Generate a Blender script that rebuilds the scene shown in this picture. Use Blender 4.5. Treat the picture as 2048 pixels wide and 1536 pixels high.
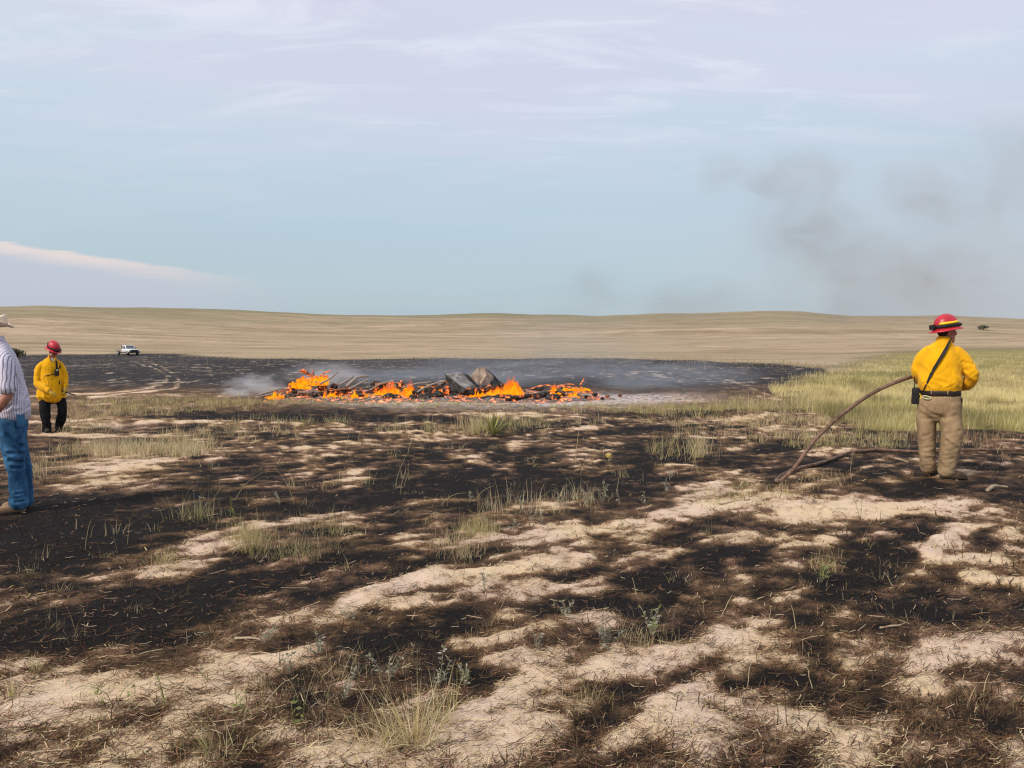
import bpy, bmesh, math, random
import numpy as np
from mathutils import Vector, Matrix, Quaternion

for _o in list(bpy.data.objects):
    bpy.data.objects.remove(_o)
SC = bpy.context.scene
COL = SC.collection
random.seed(7)
RNG = np.random.default_rng(11)
R = math.radians

# ------------------------------------------------------------------ camera
CAM_H = 1.6
FPX = 1500.0                      # focal length in pixels of the 2048 px wide photograph
HOR = 690.0                       # row of the true horizon
PITCH = math.atan((768 - HOR) / FPX)
cam_data = bpy.data.cameras.new('camera')
cam = bpy.data.objects.new('camera', cam_data)
COL.objects.link(cam)
cam.location = (0, 0, CAM_H)
cam.rotation_euler = (math.pi / 2 - PITCH, 0, 0)
cam_data.sensor_width = 36.0
cam_data.lens = FPX / 2048 * 36.0
cam_data.clip_start = 0.05
cam_data.clip_end = 12000
SC.camera = cam

# ------------------------------------------------------------------ exposure, world, sun
EXPO = 1.1
SC.view_settings.view_transform = 'Standard'
SC.view_settings.look = 'None'
SC.view_settings.gamma = 1.0
SC.view_settings.exposure = EXPO
SC.view_settings.use_curve_mapping = False
EV = 2 ** EXPO

TO_SUN = Vector((-0.62, -0.50, 0.72)).normalized()
sun_data = bpy.data.lights.new('sun', 'SUN')
sun_data.energy = 1.5
sun_data.angle = R(11)
sun_data.color = (1.0, 0.895, 0.775)
sun = bpy.data.objects.new('sun', sun_data)
COL.objects.link(sun)
sun.rotation_euler = TO_SUN.to_track_quat('Z', 'Y').to_euler()
sun.location = TO_SUN * 60

world = bpy.data.worlds.new('World')
SC.world = world
world.use_nodes = True


class NT:
    """tiny node-tree helper"""
    def __init__(s, tree):
        s.t = tree
        tree.nodes.clear()

    def n(s, kind, **kw):
        nd = s.t.nodes.new(kind)
        for k, v in kw.items():
            setattr(nd, k, v)
        return nd

    def l(s, a, b):
        s.t.links.new(a, b)

    def val(s, sock, v):
        if hasattr(v, 'links'):
            s.l(v, sock)
        else:
            sock.default_value = v

    def math(s, op, a, b=0.0, c=None, clamp=False):
        nd = s.n('ShaderNodeMath', operation=op)
        nd.use_clamp = clamp
        s.val(nd.inputs[0], a)
        s.val(nd.inputs[1], b)
        if c is not None:
            s.val(nd.inputs[2], c)
        return nd.outputs[0]

    def smooth(s, x, a, b, lo=0.0, hi=1.0):
        nd = s.n('ShaderNodeMapRange', interpolation_type='SMOOTHSTEP')
        s.val(nd.inputs[0], x)
        nd.inputs[1].default_value = a
        nd.inputs[2].default_value = b
        nd.inputs[3].default_value = lo
        nd.inputs[4].default_value = hi
        return nd.outputs[0]

    def noise(s, vec, scale, detail=4.0, rough=0.55, dist=0.0):
        nd = s.n('ShaderNodeTexNoise')
        if vec is not None:
            s.l(vec, nd.inputs['Vector'])
        nd.inputs['Scale'].default_value = scale
        nd.inputs['Detail'].default_value = detail
        nd.inputs['Roughness'].default_value = rough
        nd.inputs['Distortion'].default_value = dist
        return nd.outputs[0]

    def mapping(s, vec, scale=(1, 1, 1), rot=(0, 0, 0), loc=(0, 0, 0)):
        nd = s.n('ShaderNodeMapping')
        s.l(vec, nd.inputs[0])
        nd.inputs['Location'].default_value = loc
        nd.inputs['Rotation'].default_value = rot
        nd.inputs['Scale'].default_value = scale
        return nd.outputs[0]

    def mix(s, fac, a, b, blend='MIX'):
        nd = s.n('ShaderNodeMix', data_type='RGBA', blend_type=blend)
        s.val(nd.inputs[0], fac)
        for sock, v in ((nd.inputs[6], a), (nd.inputs[7], b)):
            if hasattr(v, 'links'):
                s.l(v, sock)
            else:
                sock.default_value = (v[0], v[1], v[2], 1)
        return nd.outputs[2]

    def ramp(s, fac, stops, interp='LINEAR'):
        nd = s.n('ShaderNodeValToRGB')
        nd.color_ramp.interpolation = interp
        el = nd.color_ramp.elements
        while len(el) < len(stops):
            el.new(0.5)
        for e, (p, c) in zip(el, stops):
            e.position = p
            e.color = (c[0], c[1], c[2], 1)
        s.l(fac, nd.inputs[0])
        return nd.outputs[0]


def build_world():
    T = NT(world.node_tree)
    out = T.n('ShaderNodeOutputWorld')
    bg = T.n('ShaderNodeBackground')
    bg.inputs['Strength'].default_value = 0.1
    T.l(bg.outputs[0], out.inputs[0])
    sky = T.n('ShaderNodeTexSky', sky_type='NISHITA')
    sky.sun_disc = False
    sky.sun_elevation = math.asin(TO_SUN.z)
    sky.sun_rotation = math.atan2(TO_SUN.x, TO_SUN.y)
    sky.air_density = 1.0
    sky.dust_density = 3.0
    tc = T.n('ShaderNodeTexCoord')
    d = tc.outputs['Generated']
    sep = T.n('ShaderNodeSeparateXYZ')
    T.l(d, sep.inputs[0])
    X, Y, Z = sep.outputs
    zc = T.math('MAXIMUM', Z, 0.0)
    base = T.ramp(zc, [(0.0, (0.465, 0.57, 0.625)), (0.05, (0.465, 0.572, 0.635)), (0.15, (0.50, 0.62, 0.695)),
                       (0.25, (0.585, 0.685, 0.775)), (0.35, (0.685, 0.75, 0.845)), (0.46, (0.765, 0.80, 0.89)),
                       (1.0, (0.86, 0.88, 0.98))])
    # cloud sheet seen from below: directions projected on a plane overhead
    den = T.math('ADD', zc, 0.12)
    px_ = T.math('DIVIDE', X, den)
    py_ = T.math('DIVIDE', Y, den)
    cmb = T.n('ShaderNodeCombineXYZ')
    T.l(px_, cmb.inputs[0]); T.l(py_, cmb.inputs[1])
    P = cmb.outputs[0]
    n1 = T.noise(T.mapping(P, (0.55, 1.4, 1), (0, 0, R(24))), 1.3, 5, 0.55, 0.4)
    n2 = T.noise(T.mapping(P, (0.8, 2.6, 1), (0, 0, R(32))), 2.2, 6, 0.6, 0.6)
    n3 = T.noise(T.mapping(P, (0.5, 0.8, 1), (0, 0, 0), (4, 2, 0)), 0.9, 3, 0.5)
    up = T.smooth(Z, 0.10, 0.42)
    lil = T.math('MULTIPLY', T.smooth(n1, 0.40, 0.60), T.math('MULTIPLY', up, 0.9))
    c = T.mix(lil, base, (0.715, 0.705, 0.835))
    wis = T.math('MULTIPLY', T.smooth(n2, 0.48, 0.68), T.math('MULTIPLY', T.smooth(Z, 0.17, 0.40), 0.85))
    c = T.mix(wis, c, (0.86, 0.86, 0.95))
    gr = T.math('MULTIPLY', T.smooth(n3, 0.45, 0.65), 0.35)
    c = T.mix(gr, c, T.mix(1.0, c, (0.90, 0.95, 0.985), 'MULTIPLY'))
    # greyer, hazier air to the right, where the smoke has drifted
    a = T.math('DIVIDE', X, T.math('MAXIMUM', Y, 0.05))
    e = T.math('DIVIDE', Z, T.math('MAXIMUM', Y, 0.05))
    front = T.smooth(Y, 0.02, 0.25)
    hz = T.math('MULTIPLY', T.smooth(a, 0.0, 0.75), T.smooth(Z, 0.34, 0.06))
    c = T.mix(T.math('MULTIPLY', T.math('MULTIPLY', hz, front), 0.72), c, (0.515, 0.53, 0.58))
    # low bank of cloud on the left horizon with a pale pink upper edge
    ne = T.noise(T.mapping(P, (0.35, 2.2, 1), (0, 0, R(-8))), 3.0, 6, 0.6)
    edge = T.math('MULTIPLY_ADD', a, -0.150, 0.0365)
    edge = T.math('MULTIPLY_ADD', T.math('SUBTRACT', ne, 0.5), 0.020, edge)
    dd = T.math('SUBTRACT', edge, e)          # >0 below the edge
    side = T.math('MULTIPLY', T.smooth(a, -0.22, -0.52), front)
    body = T.math('MULTIPLY', T.smooth(dd, -0.001, 0.012), side)
    rim = T.math('MULTIPLY', T.math('MULTIPLY', T.smooth(dd, -0.001, 0.004), T.smooth(dd, 0.028, 0.004)), T.math('MULTIPLY', T.smooth(a, -0.30, -0.60), front))
    c = T.mix(T.math('MULTIPLY', body, 0.75), c, (0.55, 0.575, 0.68))
    c = T.mix(T.math('MULTIPLY', rim, 0.85), c, (0.86, 0.72, 0.68))
    hsv = T.n('ShaderNodeVectorMath', operation='SCALE')
    T.l(c, hsv.inputs[0])
    hsv.inputs['Scale'].default_value = 10.0 / EV
    fin = T.mix(0.88, sky.outputs[0], hsv.outputs[0])
    T.l(fin, bg.inputs['Color'])


build_world()

SC.render.engine = 'CYCLES'
SC.cycles.use_denoising = True
SC.cycles.max_bounces = 6
SC.cycles.diffuse_bounces = 2
SC.cycles.glossy_bounces = 2
SC.cycles.transparent_max_bounces = 24
SC.cycles.volume_bounces = 2
SC.cycles.volume_step_rate = 2.0
SC.cycles.volume_max_steps = 96
SC.cycles.filter_width = 1.25


# ------------------------------------------------------------------ pixel -> world
def ray(u, v):
    dx, dz = (u - 1024) / FPX, -(v - 768) / FPX
    c, s = math.cos(PITCH), math.sin(PITCH)
    return Vector((dx, c + dz * s, -s + dz * c))


def at_depth(u, v, y):
    d = ray(u, v)
    return Vector((0, 0, CAM_H)) + d * (y / d.y)


def project(x, y, z=0.0):
    c, s = math.cos(PITCH), math.sin(PITCH)
    zz = z - CAM_H
    f = y * c - zz * s
    up = y * s + zz * c
    f = np.where(f < 0.3, 0.3, f)
    return 1024 + FPX * x / f, 768 - FPX * up / f


def flat(u, v):
    d = ray(u, v)
    t = CAM_H / -d.z
    return d.x * t, d.y * t


# ------------------------------------------------------------------ numpy noise
def _hash(xi, yi, zi, seed):
    h = (xi * 374761393 + yi * 668265263 + zi * 2147483647 + seed * 974634777) & 0xffffffff
    h = ((h ^ (h >> 13)) * 1274126177) & 0xffffffff
    h = ((h ^ (h >> 16)) * 2246822519) & 0xffffffff
    return ((h ^ (h >> 15)) & 0xffffff) / float(0xffffff)


def vn2(x, y, seed=0):
    xi = np.floor(x).astype(np.int64); yi = np.floor(y).astype(np.int64)
    fx = x - xi; fy = y - yi
    fx = fx * fx * fx * (fx * (fx * 6 - 15) + 10); fy = fy * fy * fy * (fy * (fy * 6 - 15) + 10)
    z = np.zeros_like(xi)
    a = _hash(xi, yi, z, seed); b = _hash(xi + 1, yi, z, seed)
    c = _hash(xi, yi + 1, z, seed); d = _hash(xi + 1, yi + 1, z, seed)
    return (a + (b - a) * fx) * (1 - fy) + (c + (d - c) * fx) * fy


def fbm2(x, y, seed=0, octv=4, gain=0.5):
    s = 0; amp = 1.0; tot = 0
    for k in range(octv):
        s = s + amp * vn2(x + 17.3 * k, y - 9.1 * k, seed + k)
        tot += amp
        amp *= gain
        x, y = (0.8 * x - 0.6 * y) * 2.03, (0.6 * x + 0.8 * y) * 2.03
    return s / tot


def vn3(x, y, z, seed=0):
    xi = np.floor(x).astype(np.int64); yi = np.floor(y).astype(np.int64); zi = np.floor(z).astype(np.int64)
    fx = x - xi; fy = y - yi; fz = z - zi
    fx = fx * fx * (3 - 2 * fx); fy = fy * fy * (3 - 2 * fy); fz = fz * fz * (3 - 2 * fz)
    r = 0
    for dx in (0, 1):
        for dy in (0, 1):
            for dz in (0, 1):
                w = (fx if dx else 1 - fx) * (fy if dy else 1 - fy) * (fz if dz else 1 - fz)
                r = r + w * _hash(xi + dx, yi + dy, zi + dz, seed)
    return r


def sstep(x, a, b):
    t = np.clip((x - a) / (b - a), 0, 1)
    return t * t * (3 - 2 * t)


# ------------------------------------------------------------------ object helpers
def tag(o, label=None, cat=None, group=None, kind=None):
    if label: o['label'] = label
    if cat: o['category'] = cat
    if group: o["group"] = group
    if kind: o['kind'] = kind
    return o


def empty(name, loc=(0, 0, 0), rz=0.0):
    o = bpy.data.objects.new(name, None)
    o.empty_display_size = 0.1
    o.location = loc
    o.rotation_euler = (0, 0, rz)
    COL.objects.link(o)
    return o


def mesh_np(name, verts, faces, smooth=False):
    """verts (n,3), faces list of equal-size int arrays"""
    verts = np.asarray(verts, dtype=np.float32)
    if not isinstance(faces, (list, tuple)):
        faces = [faces]
    faces = [np.asarray(f, dtype=np.int32) for f in faces if len(f)]
    me = bpy.data.meshes.new(name)
    me.vertices.add(len(verts))
    me.vertices.foreach_set('co', verts.ravel())
    nl = sum(f.size for f in faces)
    nf = sum(len(f) for f in faces)
    me.loops.add(nl)
    me.loops.foreach_set('vertex_index', np.concatenate([f.ravel() for f in faces]))
    me.polygons.add(nf)
    tot = np.concatenate([np.full(len(f), f.shape[1], dtype=np.int32) for f in faces])
    start = np.concatenate([[0], np.cumsum(tot)[:-1]]).astype(np.int32)
    me.polygons.foreach_set('loop_start', start)
    me.polygons.foreach_set('loop_total', tot)
    if smooth:
        me.polygons.foreach_set('use_smooth', np.ones(nf, dtype=bool))
    me.update()
    me.validate()
    return me


def obj(name, me, mat=None, parent=None):
    o = bpy.data.objects.new(name, me)
    if mat is not None:
        me.materials.clear()
        me.materials.append(mat)
    COL.objects.link(o)
    if parent is not None:
        o.parent = parent
    return o


def fattr(me, name, vals):
    a = me.attributes.new(name, 'FLOAT', 'POINT')
    a.data.foreach_set('value', np.asarray(vals, dtype=np.float32))


def cattr(me, name, cols):
    a = me.attributes.new(name, 'FLOAT_COLOR', 'POINT')
    cols = np.asarray(cols, dtype=np.float32)
    if cols.shape[1] == 3:
        cols = np.concatenate([cols, np.ones((len(cols), 1), np.float32)], 1)
    a.data.foreach_set('color', cols.ravel())


def new_mat(name):
    m = bpy.data.materials.new(name)
    m.use_nodes = True
    return m, NT(m.node_tree)


def pmat(name, col, rough=0.8, var=0.15, scale=8.0, bump=0.2, bscale=60.0, bdist=0.01, metal=0.0, spec=0.3, col2=None, stretch=(1, 1, 1), sheen=0.0):
    m, T = new_mat(name)
    out = T.n('ShaderNodeOutputMaterial')
    b = T.n('ShaderNodeBsdfPrincipled')
    T.l(b.outputs[0], out.inputs[0])
    tc = T.n('ShaderNodeTexCoord').outputs['Object']
    v = T.mapping(tc, stretch)
    n = T.noise(v, scale, 5, 0.6)
    c2 = col2 if col2 is not None else tuple(max(0, x * (1 - 2.2 * var)) for x in col)
    c1 = tuple(min(1, x * (1 + 0.6 * var)) for x in col)
    c = T.mix(T.smooth(n, 0.32, 0.68), c2, c1)
    T.l(c, b.inputs['Base Color'])
    b.inputs['Roughness'].default_value = rough
    b.inputs['Metallic'].default_value = metal
    b.inputs['Specular IOR Level'].default_value = spec
    if sheen:
        b.inputs['Sheen Weight'].default_value = sheen
    if bump > 0:
        bp = T.n('ShaderNodeBump')
        bp.inputs['Strength'].default_value = bump
        bp.inputs['Distance'].default_value = bdist
        T.l(T.noise(v, bscale, 4, 0.6), bp.inputs['Height'])
        T.l(bp.outputs[0], b.inputs['Normal'])
    return m


def vcol_mat(name, rough=0.85, trans=0.25, var=0.0):
    """leaf / straw material: colour of each blade from its own colour attribute"""
    m, T = new_mat(name)
    out = T.n('ShaderNodeOutputMaterial')
    at = T.n('ShaderNodeAttribute', attribute_name='Col')
    dif = T.n('ShaderNodeBsdfDiffuse')
    T.l(at.outputs['Color'], dif.inputs['Color'])
    if trans > 0:
        tr = T.n('ShaderNodeBsdfTranslucent')
        T.l(at.outputs['Color'], tr.inputs['Color'])
        mx = T.n('ShaderNodeMixShader')
        mx.inputs[0].default_value = trans
        T.l(dif.outputs[0], mx.inputs[1]); T.l(tr.outputs[0], mx.inputs[2])
        T.l(mx.outputs[0], out.inputs[0])
    else:
        T.l(dif.outputs[0], out.inputs[0])
    return m


# ------------------------------------------------------------------ terrain functions
# ground patches read off the photograph: centre, radii and tilt in its pixels, + burnt / - bare sand
PATCH = [
    # bare sand
    (110, 1390, 150, 48, 6, -.55), (230, 1450, 280, 60, 6, -.45), (420, 1510, 300, 50, 0, -.45), (480, 1365, 170, 45, 14, -.45),
    (60, 1500, 90, 40, 0, -.1),
    (930, 1470, 160, 60, 4, -.55), (1000, 1405, 90, 35, -8, -.35), (870, 1165, 150, 26, 10, -.75), (690, 1220, 130, 28, 12, -.6),
    (1120, 1185, 110, 30, 14, -.5), (1120, 1110, 120, 22, 12, -.5), (1230, 1062, 170, 22, 10, -.5), (1010, 1078, 170, 16, 10, -.55),
    (440, 1078, 95, 18, 10, -.7), (640, 1042, 80, 16, 2, -.6), (520, 1062, 50, 14, 0, -.4), (380, 1130, 110, 12, 8, -.45), (780, 1100, 60, 14, 12, -.3),
    (1110, 1340, 110, 50, 12, -.6), (1210, 1310, 120, 40, 8, -.35),
    (1490, 1290, 85, 38, -14, -.75), (1330, 1450, 130, 55, 22, -.7), (1600, 1425, 90, 40, -10, -.65), (1690, 1480, 180, 50, -12, -.5), (1800, 1370, 120, 40, 30, -.2),
    (1950, 1310, 110, 40, 18, -.6), (1890, 1115, 70, 40, -20, -.65), (1990, 1150, 80, 36, 0, -.6), (1960, 1080, 100, 20, 0, -.4),
    (1560, 1025, 160, 26, -4, -.5), (1430, 1010, 90, 20, 8, -.45), (1720, 1020, 150, 20, -4, -.5), (1880, 1030, 150, 20, -4, -.5), (1640, 985, 110, 14, 4, -.4),
    (1480, 1085, 110, 22, 4, -.3), (1940, 960, 90, 16, 4, -.35),
    (702, 958, 34, 18, 10, -1.0), (230, 950, 130, 22, 6, -.65), (320, 912, 150, 18, 4, -.5), (600, 940, 60, 14, 6, -.4),
    (1195, 938, 75, 12, 4, -.7), (1360, 938, 60, 8, 4, -.6), (1180, 905, 60, 8, 0, -.4), (950, 915, 50, 16, -20, -.5), (640, 905, 50, 14, 0, -.4), (720, 905, 60, 8, 0, -.4),
    (860, 1000, 90, 8, 4, -.35), (1080, 1010, 80, 8, 6, -.4), (330, 1010, 50, 8, 0, -.4), (210, 1035, 60, 10, 6, -.3), (560, 1000, 60, 8, 0, -.3),
    (1060, 829, 130, 5, 0, -.55), (870, 830, 70, 4, 0, -.5), (760, 850, 90, 4, 0, -.5), (850, 868, 150, 6, 0, -.5), (640, 847, 90, 4, 0, -.45), (560, 880, 120, 5, 2, -.4),
    (1480, 836, 110, 5, 0, -.45), (1330, 842, 80, 5, 0, -.45), (1150, 857, 70, 4, 0, -.4), (1570, 862, 140, 8, 0, -.45), (1040, 884, 40, 4, 0, -.6), (1200, 856, 60, 4, 0, -.4),
    (1420, 878, 90, 4, 0, -.4), (1560, 880, 80, 5, 0, -.35), (420, 845, 120, 5, 0, -.4), (260, 870, 120, 6, 0, -.5), (150, 868, 80, 8, 0, -.5), (200, 845, 130, 8, 0, -.4),
    (1440, 905, 60, 5, 4, -.35), (1500, 950, 90, 8, 6, -.4), (1400, 975, 70, 8, 4, -.4),
    # burnt
    (250, 1045, 260, 40, 4, .40), (90, 1060, 140, 70, 0, .45), (330, 1195, 330, 34, 12, .50), (120, 1265, 170, 46, 8, .45), (480, 1170, 200, 22, 14, .30),
    (60, 1130, 120, 60, 0, .25), (300, 1270, 200, 22, 12, .30),
    (900, 955, 260, 40, 0, .35), (740, 1000, 190, 30, 4, .35), (1120, 975, 210, 34, 4, .35), (1300, 905, 150, 26, 0, .35), (1000, 905, 140, 20, 0, .30),
    (1290, 1195, 110, 26, 16, .80), (1410, 1130, 130, 20, 16, .55), (1380, 1055, 120, 16, 8, .45), (1770, 1110, 70, 45, 30, .70), (1650, 1205, 140, 42, 34, .75), (1820, 1075, 60, 14, 14, .5),
    (1490, 1352, 70, 20, -8, .75), (1590, 1378, 110, 26, 6, .55), (945, 1352, 75, 26, 18, .80), (800, 1265, 170, 36, 12, .42), (720, 1300, 120, 26, 10, .35),
    (1330, 1270, 140, 26, 10, .32), (1800, 1240, 200, 46, 20, .35), (1990, 1430, 70, 50, 0, .60), (1960, 1220, 90, 20, 0, .30), (1540, 1510, 160, 24, 8, .35), (1130, 1490, 130, 26, 30, .40), (1250, 1400, 120, 30, 30, .30),
    (50, 1470, 80, 10, 14, .60), (110, 1495, 60, 12, 20, .35), (660, 1420, 70, 20, 10, .25), (610, 1290, 60, 14, 10, .3),
    (430, 1105, 60, 10, 10, .5), (650, 1065, 60, 10, 4, .5), (690, 1120, 130, 14, 12, .45), (870, 1125, 110, 10, 14, .4), (1130, 1140, 90, 8, 10, .35),
    (1900, 872, 170, 10, 0, .45), (1780, 884, 110, 10, 0, .40), (1560, 903, 80, 8, 0, .35), (1880, 985, 160, 16, 0, .30), (1690, 940, 60, 10, 0, .3),
    (470, 828, 260, 9, 0, .40), (660, 838, 300, 8, 0, .35), (1030, 845, 130, 8, 0, .4), (1280, 860, 120, 8, 0, .3), (1250, 828, 200, 6, 0, .25),
]
PATCH = np.array(PATCH, dtype=float)

TRACKS = [np.array([(262, 716), (285, 728), (318, 740), (336, 752), (330, 764), (300, 775), (200, 786), (60, 790)], float),
          np.array([(285, 715), (318, 731), (345, 745), (358, 760), (352, 776), (300, 784), (180, 794)], float),
          np.array([(60, 735), (130, 731), (210, 727), (300, 718)], float),
          np.array([(1560, 800), (1500, 775), (1420, 752), (1360, 738)], float)]


def seg_dist(u, v, poly, vs=4.0):
    best = np.full(np.shape(u), 1e9)
    for (a, b) in zip(poly[:-1], poly[1:]):
        d = (b - a) * np.array([1, vs]); L = (d ** 2).sum()
        t = np.clip(((u - a[0]) * d[0] + (v - a[1]) * vs * d[1]) / L, 0, 1)
        best = np.minimum(best, np.hypot(u - a[0] - t * d[0], (v - a[1]) * vs - t * d[1]))
    return best


BURN_U = np.array([-400, 0, 240, 400, 560, 700, 1000, 1240, 1400, 1560, 1640, 1668, 1690])
BURN_V = np.array([701, 702.5, 704.5, 707, 711, 716, 718, 719.5, 722, 727, 733, 752, 800])
GRASS_U = np.array([1200, 1400, 1520, 1560, 1640, 1700, 1780, 1900, 2060, 2500])
GRASS_LO = np.array([724, 727, 744, 812, 838, 858, 866, 862, 858, 858.])      # lower edge (near side) of the green grass
GRASS_HI = np.array([719, 718, 718, 716, 712, 709, 707, 705, 704, 703.])


def zones(x, y):
    """(hill grass 0..1, green field 0..1) on the ground"""
    u, v = project(x, y)
    ok = y > 3
    wob = (fbm2(x * 0.12, y * 0.12, 31, 4) - .5)
    vb = np.interp(u, BURN_U, BURN_V) + wob * 5.0 * np.clip((v - HOR) / 30, .2, 1)
    hill = sstep(vb - v, -0.8, 0.8)
    wob2 = (fbm2(x * 0.5, y * 0.5, 37, 4) - .5)
    glo = np.interp(u, GRASS_U, GRASS_LO) + wob2 * 26
    left = np.where(v > 775, 1530 + (v - 790) * 2.6, 1668 + (735 - v) * 3.0) + wob2 * 60
    left = left + (fbm2(x * .35, y * .16, 39, 3) - .5) * 190
    left = np.where((v > 775), left, np.maximum(left, 1500))
    g = sstep(u - left, -25, 120) * sstep(glo - v, -3, 3) * sstep(v - np.interp(u, GRASS_U, GRASS_HI), -2, 3)
    hill = np.where(ok, hill, 0.0)
    g = np.where(ok, g, 0.0)
    hill = np.where((~ok), 0.0, hill)
    return hill * (1 - g), g


def char_map(x, y):
    """-0.2 clean sand ... 1.1 black char"""
    x = np.asarray(x, float); y = np.asarray(y, float)
    u, v = project(x, y)
    ok = (y > 1.2)
    base = np.interp(v, [715, 770, 800, 860, 980, 1080, 1150, 1300, 1536], [.97, .90, .68, .76, .85, .76, .67, .62, .58])
    base = base + 0.10 * sstep(900 - u, 0, 700) * sstep(v, 960, 1020) * sstep(1330 - v, 0, 60)
    ca, sa = math.cos(R(34)), math.sin(R(34))
    rx, ry = x * ca + y * sa, -x * sa + y * ca
    n_big = fbm2(rx * 0.42, ry * 1.15, 3, 4) - .5
    n_mid = fbm2(rx * 1.8, ry * 4.2, 5, 4) - .5
    n_hi = fbm2(rx * 4.5, ry * 10, 6, 3) - .5
    n_dot = fbm2(x * 7, y * 7, 8, 3) - .5
    nearf = np.clip(1.2 - np.hypot(x, y) / 40, 0.25, 1)
    m = base + (n_big * 0.60 + n_mid * 0.80 + n_hi * .55 + n_dot * .45) * nearf
    b = np.zeros_like(m)
    uw = u + (fbm2(x * 2.1, y * 2.1, 15, 3) - .5) * 1500 / np.maximum(y, 1) * .45
    vw = v + (fbm2(x * 2.4, y * 2.4, 18, 3) - .5) * 1500 / np.maximum(y, 1) * .45 * np.clip(1.6 / np.maximum(y, .5), 0, 1)
    for (pu, pv, ru, rv, ang, w) in PATCH:
        c, s = math.cos(R(ang)), math.sin(R(ang))
        du, dv = uw - pu, -(vw - pv)
        a = (du * c + dv * s) / ru
        q = (-du * s + dv * c) / rv
        rr = a * a + q * q
        b += w * np.exp(-rr * rr * 0.6 - rr * 0.25) * 0.85
    # the middle distance is more broken up: the sand shows only in small pieces
    mid = sstep(v, 812, 840) * sstep(1010 - v, 0, 60) * (1 - 0.6 * sstep(420 - u, 0, 300))
    b = np.where(b < 0, b * (1 - .35 * mid), b)
    nr = sstep(v, 980, 1060)
    b = np.where(b < 0, b * (1 - .12 * nr), b)
    m = m + nr * (n_hi * .38 + n_dot * .40 + (fbm2(rx * 2.2, ry * 3.6, 12, 3) - .5) * .55)
    m = m + mid * (n_hi * .55 + n_dot * .35 + (fbm2(x * 2.4, y * 3.4, 9, 3) - .5) * .5 + .03)
    m = m + np.where(ok, b, 0)
    # wheel tracks worn down to the sand
    for i, tr in enumerate(TRACKS):
        dt = seg_dist(u, v, tr)
        wd = np.interp(v, [700, 800], [2.6, 5.5])
        m = m - np.where(ok, (0.46 if i != 3 else .25) * np.exp(-(dt / wd) ** 2) * (0.6 + 0.8 * fbm2(x * .7, y * .7, 77, 3)), 0)
    # pale ground where the vehicles have driven about
    m = m - np.where(ok, 0.16 * np.exp(-((u - 250) / 230) ** 2 - ((v - 783) / 12) ** 2), 0)
    return np.where(ok, m, .5)


SKY_U = np.array([-600, 0, 100, 300, 450, 640, 830, 1000, 1200, 1320, 1450, 1560, 1600, 1690, 1800, 1900, 2048, 2700], float)
SKY_V = np.array([622, 612, 611, 617, 621.5, 628.5, 631, 628, 633, 627, 625, 624, 626.5, 634, 633, 631.5, 638, 634], float)
SKY_AZ = np.arctan((SKY_U - 1024) / FPX)
SKY_E = (HOR - SKY_V) / FPX * np.cos(SKY_AZ)
RIDGE = 950.0


def height(x, y, micro=True):
    x = np.asarray(x, float); y = np.asarray(y, float)
    r = np.hypot(x, y)
    az = np.arctan2(x, y)
    e = np.interp(az, SKY_AZ, SKY_E)
    t = np.clip((r - 150) / (RIDGE - 150), 0, 1)
    s = 1 - (1 - t) ** 1.9
    ridge = RIDGE * (1 + 0.10 * np.sin(az * 9))
    over = np.clip(r - RIDGE, 0, None)
    z = (np.minimum(r, RIDGE) * e + 1.6) * s - over * 0.03 - (over / 900) ** 2 * 4
    z = np.maximum(z, -40)
    # swells of the grassland
    sw = (fbm2(x * 0.006, y * 0.013, 51, 3) - .5) * 7.0 + (fbm2(x * 0.02, y * 0.04, 53, 3) - .5) * 2.0
    z = z + sw * sstep(r, 170, 420) * sstep(RIDGE + 300 - r, 0, 500)
    # shallow dip on the left where the truck stands
    z = z - 0.55 * np.exp(-((r - 138) / 40) ** 2) * sstep(-az, 0.05, 0.35)
    # broad undulation of the burnt flat
    z = z + (fbm2(x * 0.05, y * 0.05, 61, 3) - .5) * 0.5 * sstep(r, 25, 90) * sstep(400 - r, 0, 200)
    # slight rise on the right where the hose is held
    z = z + 0.10 * np.exp(-((x - 5.2) / 2.6) ** 2 - ((y - 9.0) / 4.0) ** 2)
    if micro:
        k = 1 / (1 + (r / 28.0) ** 2)
        m = np.clip(char_map(x, y), 0, 1)
        z = z + k * ((0.5 - m) * 0.028 + (fbm2(x * 1.1, y * 1.1, 71, 4) - .5) * 0.075 + (fbm2(x * 5.5, y * 5.5, 73, 3) - .5) * 0.030)
        z = z + (fbm2(x * 0.5, y * 0.5, 79, 3) - .5) * 0.14 * sstep(r, 6, 20) * sstep(150 - r, 0, 80)
    return z


def gz(x, y):
    return float(height(np.array([x]), np.array([y]))[0])


def ground(u, v, dz=0.0):
    """point of the ground seen at a pixel (two refinements for the uneven surface)"""
    x, y = flat(u, v)
    for _ in range(4):
        z = gz(x, y)
        d = ray(u, v)
        t = (CAM_H - z) / -d.z
        x, y = d.x * t, d.y * t
    return Vector((x, y, gz(x, y) + dz))


def terrain_point(u, v, y0=60.0, y1=1500.0):
    """first point of the far terrain met by the ray through a pixel"""
    d = ray(u, v)
    ys = np.geomspace(y0, y1, 4000)
    z = CAM_H + d.z / d.y * ys
    h = height(ys * d.x / d.y, ys, False)
    k = int(np.argmax(h > z))
    return Vector((ys[k] * d.x / d.y, ys[k], float(h[k])))


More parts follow.
